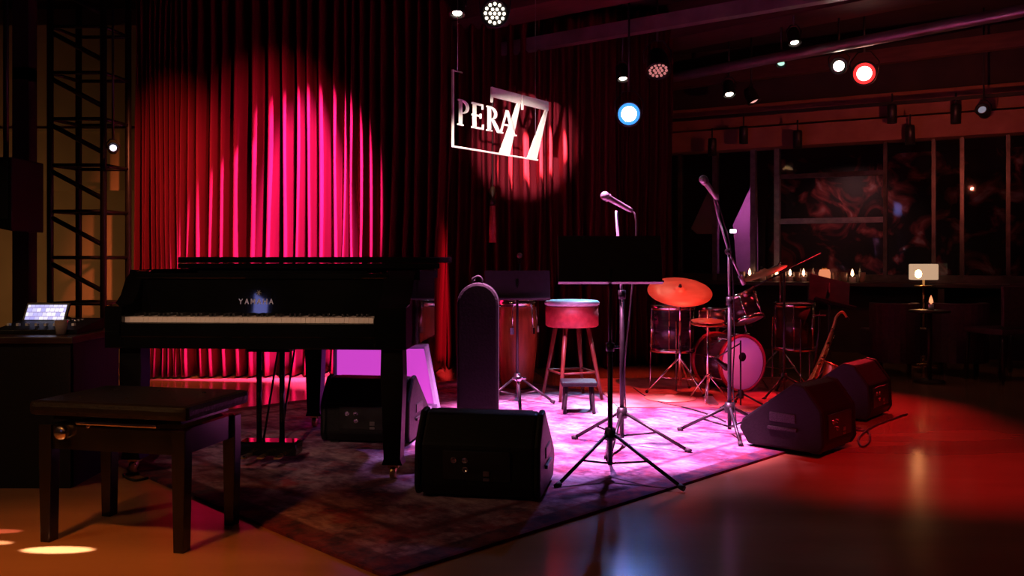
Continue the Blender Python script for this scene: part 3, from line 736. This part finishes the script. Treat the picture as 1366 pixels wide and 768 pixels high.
# ---------------------------------------------------------------- saxophone on stand
sx = thing('saxophone','brass saxophone resting upright on its stand behind the right monitors','saxophone',(W(1090,0,6.75).x,6.75,0))
o=Vector((W(1090,0,6.75).x,6.75,0))
def S(px,py,Y=6.75): return W(px-4,py+22,Y)-o
pts=[S(1134,402),S(1128,394),S(1120,400),S(1116,414),S(1108,436),S(1096,466),S(1082,496),S(1078,508),S(1084,517),S(1094,515),S(1102,500),S(1110,480),S(1116,466)]
rad=[.008,.009,.010,.012,.016,.022,.030,.032,.034,.036,.042,.052,.072]
MB().tube(pts,rad,16,caps=True,smooth=5).build('body','sax',sx)
MB().lathe([(.070,0),(.078,.004),(.074,.01),(.03,-.02),(0,-.03)],S(1116,465.5),(S(1116,466)-S(1110,480)),28).build('bell_rim','sax',sx)
MB().tube([S(1137,405),S(1133,401)],.009,10).build('mouthpiece','plastic',sx)
ky=MB()
for k in range(7):
    p=S(1108-k*4,436+k*9.3,6.72); ky.lathe([(0,0),(.014,0),(.014,.006),(0,.007)],p+Vector((.0,-.018,0)),(.2,-1,.1),14)
ky.tube([S(1114,425,6.72)+Vector((.01,-.02,0)),S(1086,492,6.72)+Vector((.01,-.03,0))],.003,6)
ky.build('keys','brass',sx)
ss_=thing('saxophone_stand','small black tripod stand holding the saxophone','stand',(o.x,o.y+.10,0))
for k in range(3):
    a=k*2*PI/3+PI/2; MB().tube([(0,0,.16),(.2*math.cos(a),.2*math.sin(a),.008)],.008,8).build('leg','blackmetal',ss_)
MB().tube([(0,0,.14),(.05,.0,.50),(.05,0,.62)],.009).tube([(.0,-.0,.62),(.05,0,.62),(.1,0,.62)],.007).build('upright','blackmetal',ss_)
ms3 = thing('music_stand','dark music stand tilted beside the saxophone at the right','music stand',(W(1112,0,7.2).x,7.3,0))
tripod(ms3,.18,[(-.22,-.15),(.24,-.12),(0,.28)],.009,.022)
MB().tube([(0,0,.05),(0,0,.86)],.010).build('pole','blackmetal',ms3)
MB().box((0,.0,.79),(.34,.008,.25),(-.5,.25,0),bev=.003).box((0.02,-.075,.70),(.34,.05,.008),(-.5,.25,0)).build('desk','blackmetal',ms3)

# ---------------------------------------------------------------- cables
def cable(label, pts, r=.005, z=.006, base=0, name='cable', m='cable'):
    P_=[Vector((p[0],p[1],base+z+(p[2] if len(p)>2 else 0))) for p in pts]
    o=MB().tube(P_,r,7,smooth=7).build(name,m); return tag(o,label,'cable')
g=lambda x,y:(G(x,y).x,G(x,y).y)
cable('black cable snaking over the lit rug toward the drums',[g(845,520),g(862,532),g(885,541),g(915,547),g(945,556),g(968,566)],base=RT)
cable('black cable curling on the floor behind the right monitor',[g(1142,575),g(1158,577),g(1160,590),g(1150,597),g(1146,585),g(1165,570),g(1190,560),g(1210,553)],.006)
cable('tangled black cable on the floor under the piano bench',[g(150,612),g(175,620),g(200,618),g(192,632),g(165,634),g(180,642),g(206,636)],.006)

# ---------------------------------------------------------------- hanging sign
SO=Vector((-.40,6.0,0)); SD=Vector((.58,.815,0)).normalized(); SA=math.atan2(SD.y,SD.x)
sg = thing('hanging_sign','hanging sign reading PERA 77 in white letters inside a thin frame','sign',(SO.x,SO.y,0),SA)
def seg2(m_, a, b_, w, y=0, th=.012):
    ax_,az=a; bx,bz=b_; L_=math.hypot(bx-ax_,bz-az); m_.box(((ax_+bx)/2,y,(az+bz)/2),(L_,th,w),(0,-math.atan2(bz-az,bx-ax_),0))
def poly(m_, pts, y=0, th=.014): m_.prism(pts,'y',y-th/2,y+th/2)
fr=MB(); 
poly(fr,[(-.006,1.82),(.006,1.82),(.006,2.34),(-.006,2.34)]); poly(fr,[(-.006,1.815),(1.03,1.815),(1.03,1.826),(-.006,1.826)])
fr.build('frame','white',sg)
zb_,zt2=1.965,2.14; H_=zt2-zb_
def serif(m_,x,z,w,y): poly(m_,[(x-w/2,z-.005),(x+w/2,z-.005),(x+w/2,z+.005),(x-w/2,z+.005)],y)
LT=[]
yL=-.03
def letter(name_, f): m_=MB(); f(m_); return m_.build('letter_'+name_,'white',sg)
def arc(cx,cz,rx,rz,a0,a1,w0,w1,n=14):
    out=[];inn=[]
    for k in range(n+1):
        a=a0+(a1-a0)*k/n; s_=abs(math.cos(a)); w=w0+(w1-w0)*s_
        out.append((cx+rx*math.cos(a),cz+rz*math.sin(a))); inn.append((cx+(rx-w)*math.cos(a),cz+(rz-w*.6)*math.sin(a)))
    return out+inn[::-1]
def bowl(m_,x0,y): poly(m_,arc(x0,zt2-H_*.27,.078,H_*.27,-PI/2,PI/2,.012,.022),y)
def fP(m_):
    x=.045; poly(m_,[(x-.012,zb_),(x+.012,zb_),(x+.012,zt2),(x-.012,zt2)],yL); serif(m_,x,zb_+.004,.055,yL); serif(m_,x-.004,zt2-.004,.05,yL); bowl(m_,x+.01,yL)
def fE(m_):
    x=.20; poly(m_,[(x-.013,zb_),(x+.013,zb_),(x+.013,zt2),(x-.013,zt2)],yL)
    for z,l in ((zb_+.005,.10),(zb_+H_*.52,.075),(zt2-.005,.095)): poly(m_,[(x-.028,z-.006),(x+l,z-.006),(x+l,z+.006),(x-.028,z+.006)],yL)
    for z,l in ((zb_+.018,.10),(zb_+H_*.52,.073),(zt2-.018,.095)): poly(m_,[(x+l-.008,z-.017),(x+l,z-.017),(x+l,z+.017),(x+l-.008,z+.017)],yL)
def fR(m_):
    x=.37; poly(m_,[(x-.014,zb_),(x+.014,zb_),(x+.014,zt2),(x-.014,zt2)],yL); serif(m_,x,zb_+.004,.06,yL); serif(m_,x-.004,zt2-.004,.05,yL); bowl(m_,x+.01,yL)
    poly(m_,[(x+.03,zb_+H_*.47),(x+.058,zb_+H_*.47),(x+.135,zb_),(x+.10,zb_)],yL)
def fA(m_):
    x=.585; poly(m_,[(x-.085,zb_),(x-.073,zb_),(x+.004,zt2),(x-.006,zt2)],yL); poly(m_,[(x-.010,zt2),(x+.012,zt2),(x+.10,zb_),(x+.068,zb_)],yL)
    poly(m_,[(x-.055,zb_+H_*.35),(x+.05,zb_+H_*.35),(x+.045,zb_+H_*.35+.012),(x-.05,zb_+H_*.35+.012)],yL); serif(m_,x-.08,zb_+.004,.05,yL); serif(m_,x+.085,zb_+.004,.06,yL)
letter('p',fP); letter('e',fE); letter('r',fR); letter('a',fA)
def seven(x0,x1,fb):
    m_=MB(); zt3=2.29; zb3=1.82
    m_.prism([(x0,zt3),(x1,zt3),(x1-.003,zt3-.07),(x0+.02,zt3-.07),(x0+.014,zt3-.11),(x0,zt3-.11)],'y',-.008,.006)
    m_.prism([(x1,zt3-.03),(x1-.035,zt3-.06),(fb,zb3),(fb+.12,zb3)],'y',-.010,.008)
    return m_.build('numeral_seven','white',sg)
seven(.43,.80,.53); seven(.815,1.177,.885)
hw=MB()
for t_ in (.05,1.0):
    hw.tube([(t_,0,1.826 if t_>.5 else 2.34),(t_,0,3.6)],.0025,6)
hw.tube([(0,0,2.335),(.10,0,2.335)],.005,6)
hw.build('hanging_wire','steel',sg)
# tassel hanging on the curtain
ts=thing('curtain_tassel','long red tassel hanging from a small knob below the sign','tassel',W(657,275,8.05))
MB().lathe([(0,.0),(.03,.02),(.035,.05),(.012,.08),(.03,.12),(.02,.17),(0,.19)],seg=18).build('knob','darkwood',ts)
MB().lathe([(0,.01),(.024,.0),(.03,-.15),(.034,-.33),(0,-.33)],seg=18).build('fringe','redleather',ts)
MB().tube([(0,0,.18),(0,0,3.6-W(657,275,8.05).z)],.004,6).build('cord','cable',ts)

# ---------------------------------------------------------------- stage lamps
def aim_rot(d): return Vector((0,0,1)).rotation_difference(Vector(d).normalized()).to_matrix()
def lamp(label, pos, aim, r, L_, m_em, name='stage_spotlight', group='spotlights under the ceiling', leds=0, ring=None, ztop=3.6, body='blackmetal'):
    pos=Vector(pos); t=thing(name,label,'light',pos,0,group); d=Vector(aim).normalized()
    MB().lathe([(0,-L_),(r*.75,-L_),(r*.95,-L_*.7),(r,-.02),(r*1.1,0),(r*1.1,.012),(r*.9,.012),(r*.9,-.015)],(0,0,0),d,24).build('housing',body,t)
    c=-d*L_*.45
    side=d.cross(Vector((0,0,1))); side=side.normalized() if side.length>1e-3 else Vector((1,0,0))
    top=Vector((0,0,r*1.9))+c
    MB().tube([c+side*r*1.12,c+side*r*1.2+Vector((0,0,r)),top+side*r*.5,top-side*r*.5,c-side*r*1.2+Vector((0,0,r)),c-side*r*1.12],.006,6).tube([top,Vector((top.x,top.y,ztop-pos.z))],.010,8).build('yoke','blackmetal',t)
    if leds:
        R_=aim_rot(d); l=MB()
        spots=[(0,0)]+[(r*.34*math.cos(a*PI/3),r*.34*math.sin(a*PI/3)) for a in range(6)]+[(r*.70*math.cos(a*PI/6),r*.70*math.sin(a*PI/6)) for a in range(12)]
        for (u,v) in spots[:leds]: l.ball(R_@Vector((u,v,0)),r*.125,seg=10)
        l.build('led_lenses',m_em,t)
        MB().lathe([(0,-.012),(r*.9,-.012)],(0,0,0),d,24).build('lens_plate','hoopred' if body=='red' else 'blackmetal',t)
    else:
        MB().lathe([(0,.006),(r*.45,.003),(r*.62,-.004)],(0,0,0),d,24).build('lens',m_em,t)
        if ring: MB().lathe([(r*.62,-.004),(r*.9,-.010)],(0,0,0),d,24).build('lens_ring',ring,t)
        else: MB().lathe([(r*.62,-.004),(r*.9,-.010)],(0,0,0),d,24).build('reflector','steel',t)
    return t
E_w=emis('lamp_warm_white',(1,.85,.7),14); E_blue=emis('lamp_blue_white',(.75,.9,1),70); E_ring=emis('lamp_blue_ring',(.03,.2,.8),2.2)
E_red=emis('lamp_red_hot',(1,.55,.45),14); E_rr=emis('lamp_red_ring',(1,.02,.02),2.5); E_led=emis('led_white',(1,.85,.7),3); E_led2=emis('led_dim_red',(.8,.25,.25),.7)
E_green=emis('lamp_greenish',(.5,.9,.7),1.2); E_pink=emis('lamp_pale_pink',(1,.45,.4),1.2); E_dim=emis('lamp_dim',(.6,.55,.7),.35)
toc=lambda p: (Vector((0,0,CZ))-p)
def Lp(label,px,py,z,r,L_,e,aim=None,**k):
    p=Zp(px,py,z); d=aim if aim else toc(p); return lamp(label,p,d,r,L_,e,**k)
Lp('bright blue-white round stage light above the drums',839,152,2.32,.105,.2,E_blue,ring=E_ring)
Lp('bright red stage light at the upper right',1153,98,2.75,.105,.2,E_red,ring=E_rr)
Lp('round LED stage light with a cluster of white beads at top centre',660,18,3.0,.105,.16,E_led,leds=19)
Lp('small warm downlight left of the white LED cluster light',610,18,3.0,.06,.14,E_w,aim=(0,-.35,-1))
Lp('dim LED stage light with red and grey beads right of centre',878,94,2.75,.105,.2,E_led2,aim=(0,-.6,-1),leds=19)
Lp('small warm downlight left of the dim LED light, above the blue light',831,105,2.72,.055,.14,E_w,aim=(0,-.35,-1))
Lp('small warm downlight above the drum area, left of the pink-lit lamp',973,126,2.8,.065,.15,E_w,aim=(0,-.4,-1))
Lp('white downlight highest at the right of centre',1060,57,3.0,.055,.14,E_w,aim=(0,-.4,-1))
Lp('white spotlight immediately left of the bright red stage light',1119,88,2.8,.075,.16,E_w)
Lp('small greenish light below the pipe, under the highest white downlight',1042,85,2.9,.05,.12,E_green,aim=(-.2,-.6,-1))
Lp('pinkish tilted lamp right of the warm downlight over the drums',1006,135,2.8,.07,.16,E_pink,aim=(.4,-.25,-1))
Lp('reddish wide lamp head at the top of the curtain corner',809,120,2.75,.075,.12,E_pink,aim=(0,-.25,-1))
lamp('small spotlight gleaming pale violet at the left beside the truss',W(151,197,7.0),(.5,-1,.1),.04,.1,emis('lamp_violet',(.8,.75,1),4))
lamp('dim grey lamp at the upper right above the window header',WP(1310,146,.50),(-.6,-.6,.3),.06,.12,E_dim)
# track spots along the header
proto=None
trk=[(992,180,'first from the left above'),(950,196,'hanging lowest at far left of'),(1064,186,'just right of the second gap on'),(1190,152,'near the middle of'),(1214,180,'hanging lower at the middle of'),(1275,152,'near the right end of')]
tl=['black track spotlight on the header, directly above the tall mic stand boom','black track spotlight low on the header at its left end','black track spotlight on the header beneath the highest white downlight','black track spotlight on the upper header edge, right of the red light','black track spotlight on the lower header edge, right of the red light','black track spotlight on the header nearest the right corner']
for i,((px,py,_),lab) in enumerate(zip(trk,tl)):
    p=WP(px,py,.32)
    if proto is None:
        proto=thing('track_spotlight',lab,'light',p,0,'black track spotlights on the window header')
        MB().lathe([(0,.10),(.045,.10),(.05,.08),(.05,-.10),(.042,-.10),(.042,-.06),(0,-.06)],seg=20).build('housing','blackmetal',proto)
        MB().lathe([(0,-.062),(.035,-.062)],seg=16).build('lens','steel',proto)
        MB().tube([(0,0,.09),(0,0,.22)],.01,8).build('stem','blackmetal',proto)
    else:
        c=copy_tree(proto); c.location=p; c['label']=lab
# the rail they hang on
tag(wbox(-.2,6.5,WP(992,180,.32).z+.215,WP(992,180,.32).z+.25,.30,.34).build('light_track','blackmetal'),'thin black lighting track running along the window header','track')

# ---------------------------------------------------------------- window counter, candles, seats
zc=.80
ct=thing('window_counter','long dark counter along the windows holding candles and glasses','counter',(wl(3,0,.25).x,wl(3,0,.25).y,0),ANG)
MB().box((0,0,zc-.02),(5.8,.46,.04),bev=.005).build('top','darkwood',ct)
for k in range(-2,3): MB().box((k*1.3,0,(zc-.04)/2),(.06,.40,zc-.04)).build('support','darkwood',ct)
cpx=[(990,'g'),(1000,'c'),(1009,'g'),(1018,'c'),(1027,'g'),(1036,'c'),(1045,'g'),(1054,'c'),(1063,'g'),(1072,'c'),(1080,'g'),(1100,'C'),(1115,'g'),(1126,'g'),(1137,'c'),(1150,'g')]
protos={}
n_=0
for px,kd in cpx:
    s=(WP(px,360,.2)-A).dot(D); 
    if s<0.15: s=.15
    p=wl(s,zc,.2)
    lab={'c':'small candle glowing on the window counter','g':'little drinking glass on the window counter','C':'larger orange glass lantern among the candles on the window counter'}[kd]
    grp={'c':'candles on the window counter','g':'glasses on the window counter','C':None}[kd]
    if kd in protos:
        c=copy_tree(protos[kd]); c.location=p
    elif kd=='g':
        t=thing('drinking_glass',lab,'glass',p,0,grp); MB().lathe([(0,.002),(.03,.002),(.038,.11),(.034,.11),(.028,.01),(0,.01)],seg=16).build('bowl','glasscup',t); MB().lathe([(0,.012),(.026,.012),(.030,.06),(0,.06)],seg=14).build('drink',noisy('amber_liquid',(.6,.25,.1),(.7,.3,.12),5,.2),t); protos[kd]=t
    elif kd=='c':
        t=thing('candle',lab,'candle',p,0,grp); MB().lathe([(0,0),(.035,0),(.035,.06),(0,.06)],seg=16).build('wax','white',t); MB().lathe([(0,.06),(.018,.085),(.012,.12),(0,.15)],seg=12).build('flame',emis('flame',(1,.5,.25),7),t); protos[kd]=t
    else:
        t=thing('lantern',lab,'lantern',p,0,grp); MB().lathe([(0,0),(.06,0),(.065,.10),(.05,.14),(0,.14)],seg=20).build('shade',emis('lantern_glow',(1,.32,.15),.8),t); MB().lathe([(0,.14),(.03,.14),(.03,.17),(0,.17)],seg=16).build('cap','brass',t)
bl=thing('table_lamp','small lit box lamp glowing warm on a thin stand by the window','lamp',(W(1232,0,8.9).x,8.9,0))
zl0=W(0,373,8.9).z; zl1=W(0,352,8.9).z
MB().box((0,0,(zl0+zl1)/2),(.25,.12,zl1-zl0),bev=.012).build('shade',emis('warm_box_glow',(1,.62,.38),.55),bl)
MB().ball((-.08,-.062,(zl0+zl1)/2-.02),.035,(1,.4,1.2),12).build('bulb',emis('bulb_glow',(1,.38,.12),34),bl)
MB().tube([(0,0,.02),(0,0,zl0)],.012).lathe([(0,0),(.14,0),(.14,.02),(0,.025)],seg=24).lathe([(0,zl0-.07),(.09,zl0-.07),(.09,zl0-.055),(0,zl0-.055)],seg=20).build('stand','brass',bl)
def sofa(label, px0, px1, Y, py_top, h0=.0):
    x0=W(px0,0,Y).x; x1=W(px1,0,Y).x; w=x1-x0; zt=W(0,py_top,Y).z
    t=thing('booth_sofa',label,'sofa',((x0+x1)/2,Y,0),0,'dark rounded sofas by the windows')
    n=14; a=[]; 
    pr=[]
    for k in range(n+1):
        q=PI*k/n; pr.append((-w/2*math.cos(q), .10-.28*math.sin(q)))
    pr2=[(x*.82,y+.10) for x,y in pr][::-1]
    pr2[0]=(pr[-1][0]*.82,pr[-1][1]+.02); pr2[-1]=(pr[0][0]*.82,pr[0][1]+.02)
    MB().prism(pr+pr2,'z',.12,zt,bev=.02).build('backrest','sofa',t)
    MB().prism([(x*.8,y+.08) for x,y in pr]+[( w*.4,.45),(-w*.4,.45)],'z',.14,.40,bev=.03).build('seat','sofa',t)
    for sx_ in (-1,1): MB().tube([(sx_*w*.3,.05,0),(sx_*w*.3,.05,.13)],.02,10).build('leg','darkwood',t)
    return t
sofa('dark rounded sofa left of the little box lamp',1165,1229,8.1,404)
sofa('dark rounded sofa right of the little box lamp',1242,1322,8.1,404)
tb=thing('side_table','small round table with a glowing candle between the two rounded sofas','table',(W(1240,0,7.6).x,7.6,0))
MB().lathe([(0,.60),(.16,.60),(.17,.61),(.16,.62),(0,.62)],seg=28).build('table_top','darkwood',tb)
MB().tube([(0,0,.02),(0,0,.60)],.02).lathe([(0,0),(.13,0),(.12,.02),(0,.03)],seg=24).build('pedestal','darkwood',tb)
cd_=thing('candle','orange candle on the small table between the two sofas','candle',(W(1242,0,7.6).x,7.6,.62))
MB().lathe([(0,0),(.022,0),(.022,.05),(0,.05)],seg=14).build('wax','white',cd_)
MB().lathe([(0,.05),(.018,.07),(.012,.10),(0,.13)],seg=12).build('flame',emis('flame2',(1,.28,.12),1.6),cd_)
def chair(label,px,Y,rz):
    t=thing('dining_chair',label,'chair',(W(px,0,Y).x,Y,0),rz,'dark chairs at the right')
    MB().box((0,0,.44),(.42,.42,.05),bev=.015).build('seat','sofa',t)
    MB().box((0,-.20,.66),(.40,.035,.34),bev=.012).build('backrest','sofa',t)
    for a in (-1,1):
        for b_ in (-1,1): MB().tube([(a*.18,b_*.18,.42),(a*.19,b_*.2,0)],.014,8).build('leg','darkwood',t)
    return t
chair('dark dining chair at the right edge of the frame',1336,7.7,.3)
chair('dark dining chair behind the right sofa, half hidden',1375,8.4,-.4)

# ---------------------------------------------------------------- lights
def spot(name, loc, target, power, col, size_deg, blend=.5, rad=.03, scale=None):
    l=bpy.data.lights.new(name,'SPOT'); l.energy=power; l.color=col; l.spot_size=math.radians(size_deg); l.spot_blend=blend; l.shadow_soft_size=rad
    o=bpy.data.objects.new(name,l); C.objects.link(o); o.location=loc
    o.rotation_euler=(Vector(target)-Vector(loc)).to_track_quat('-Z','Y').to_euler()
    if scale: o.scale=scale
    return o
def area(name, loc, target, power, col, sx_, sy_):
    l=bpy.data.lights.new(name,'AREA'); l.energy=power; l.color=col; l.shape='RECTANGLE'; l.size=sx_; l.size_y=sy_
    o=bpy.data.objects.new(name,l); C.objects.link(o); o.location=loc
    o.rotation_euler=(Vector(target)-Vector(loc)).to_track_quat('-Z','Y').to_euler(); return o
# stage wash
spot('magenta_wash',(.1,4.9,3.3),(.46,5.5,0),3850,(1,.28,.66),44,.5,.05)
spot('violet_wash',(.9,6.4,3.3),(.45,5.35,0),1000,(.62,.38,1),44,.7,.05)
spot('blue_beam',(1.1,8.0,2.3),(.38,6.3,.0),480,(.30,.65,1),26,.6,.04)
spot('blue_wide',(1.02,7.7,2.3),(.38,3.1,.0),80,(.10,.28,1),26,1,.05)
spot('hot_spot',(.3,6.0,3.3),(.60,6.18,0),2200,(1,.85,.95),10,.8,.04)
spot('red_beam',(3.2,8.0,2.72),(2.3,6.3,0),600,(1,.02,.04),38,1,.04)
spot('red_floor',(2.0,2.9,3.3),(2.0,4.9,0),420,(1,.015,.035),42,1,.05)
spot('drum_red',(1.6,5.2,3.2),(1.28,6.9,.8),480,(1,.07,.06),26,.8,.04)
spot('curtain_edge',(-.2,5.2,3.3),(-.60,8.0,.75),2100,(1,.05,.12),24,.7,.01,scale=(.10,1,1))
spot('kick_pink',(2.4,4.9,1.6),(bc.x,bdY,.3),75,(1,.12,.7),13,.6,.03)
spot('curtain_magenta',(.85,6.9,3.35),(-1.75,7.85,1.45),14000,(1,.09,.62),36,.4,.02,scale=(.36,1.15,1))
spot('curtain_pink',(-.6,4.6,3.4),(-1.82,7.9,1.15),10465,(1,.09,.66),22,.55,.02,scale=(.60,1.9,1))
spot('curtain_crimson',(-.9,4.9,3.4),(-2.1,7.85,1.5),1260,(1,.10,.20),36,1,.03,scale=(.9,1.4,1))
spot('curtain_red',(-1.5,4.8,3.3),(-2.95,7.8,1.2),1120,(1,.22,.09),32,1,.03,scale=(.7,1.5,1))
spot('sign_spot',(-.55,1.3,1.12),(-.06,6.62,1.88),4200,(1,.80,.68),8.8,.5,.02)
spot('backdrop_spot',(1.45,6.5,3.1),(.24,8.5,2.06),12750,(1,.42,.34),14,.6,.02,scale=(1.0,.75,1))
spot('warm_left',(-4.2,1.6,3.2),(-2.3,4.0,.3),90,(1,.55,.25),80,.9,.1)
spot('warm_keys',(-.9,.3,2.6),(-1.3,4.3,.85),230,(1,.56,.40),26,.9,.05)
spot('warm_floor',(-2.1,1.3,3.3),(-1.62,2.70,0),430,(1,.30,.05),40,1,.1)
spot('wall_warm',(-5.0,7.0,.5),(-4.9,9.0,1.15),26,(1,.55,.22),120,1,.1)
spot('slit_spot',(-1.66,1.9,3.3),(-1.655,3.23,0),5200,(1,.80,.66),4.6,.4,.01,scale=(1,.28,1))
spot('slit_spot',(-2.0,1.9,3.3),(-1.95,3.31,0),3000,(1,.70,.60),3.0,.4,.01,scale=(1,.28,1))
spot('slit_spot',(-2.0,2.0,3.3),(-2.0,3.45,0),1200,(1,.32,.30),3.2,.4,.01,scale=(1,.28,1))
spot('header_red',(3.6,7.2,2.0),(3.9,10.0,2.7),45,(1,.18,.11),120,.9,.02)
spot('mural_light',wl(1.9,2.2,-.3),wl(1.9,1.2,-1.1),14,(1,.4,.4),110,1,.02)
spot('window_magenta',wl(.8,2.33,-.2),wl(.75,1.3,-.5),45,(1,.2,.8),46,1,.02)
spot('sofa_light',(4.2,6.4,2.9),(4.2,8.0,.5),12,(1,.4,.4),80,.9,.02)
area('dim_room',(1,2,3.5),(1,3,0),2,(1,.25,.18),5,4)
w=bpy.data.worlds.new('world'); SC.world=w; w.use_nodes=True
w.node_tree.nodes['Background'].inputs['Color'].default_value=(.5,.12,.12,1); w.node_tree.nodes['Background'].inputs['Strength'].default_value=.001
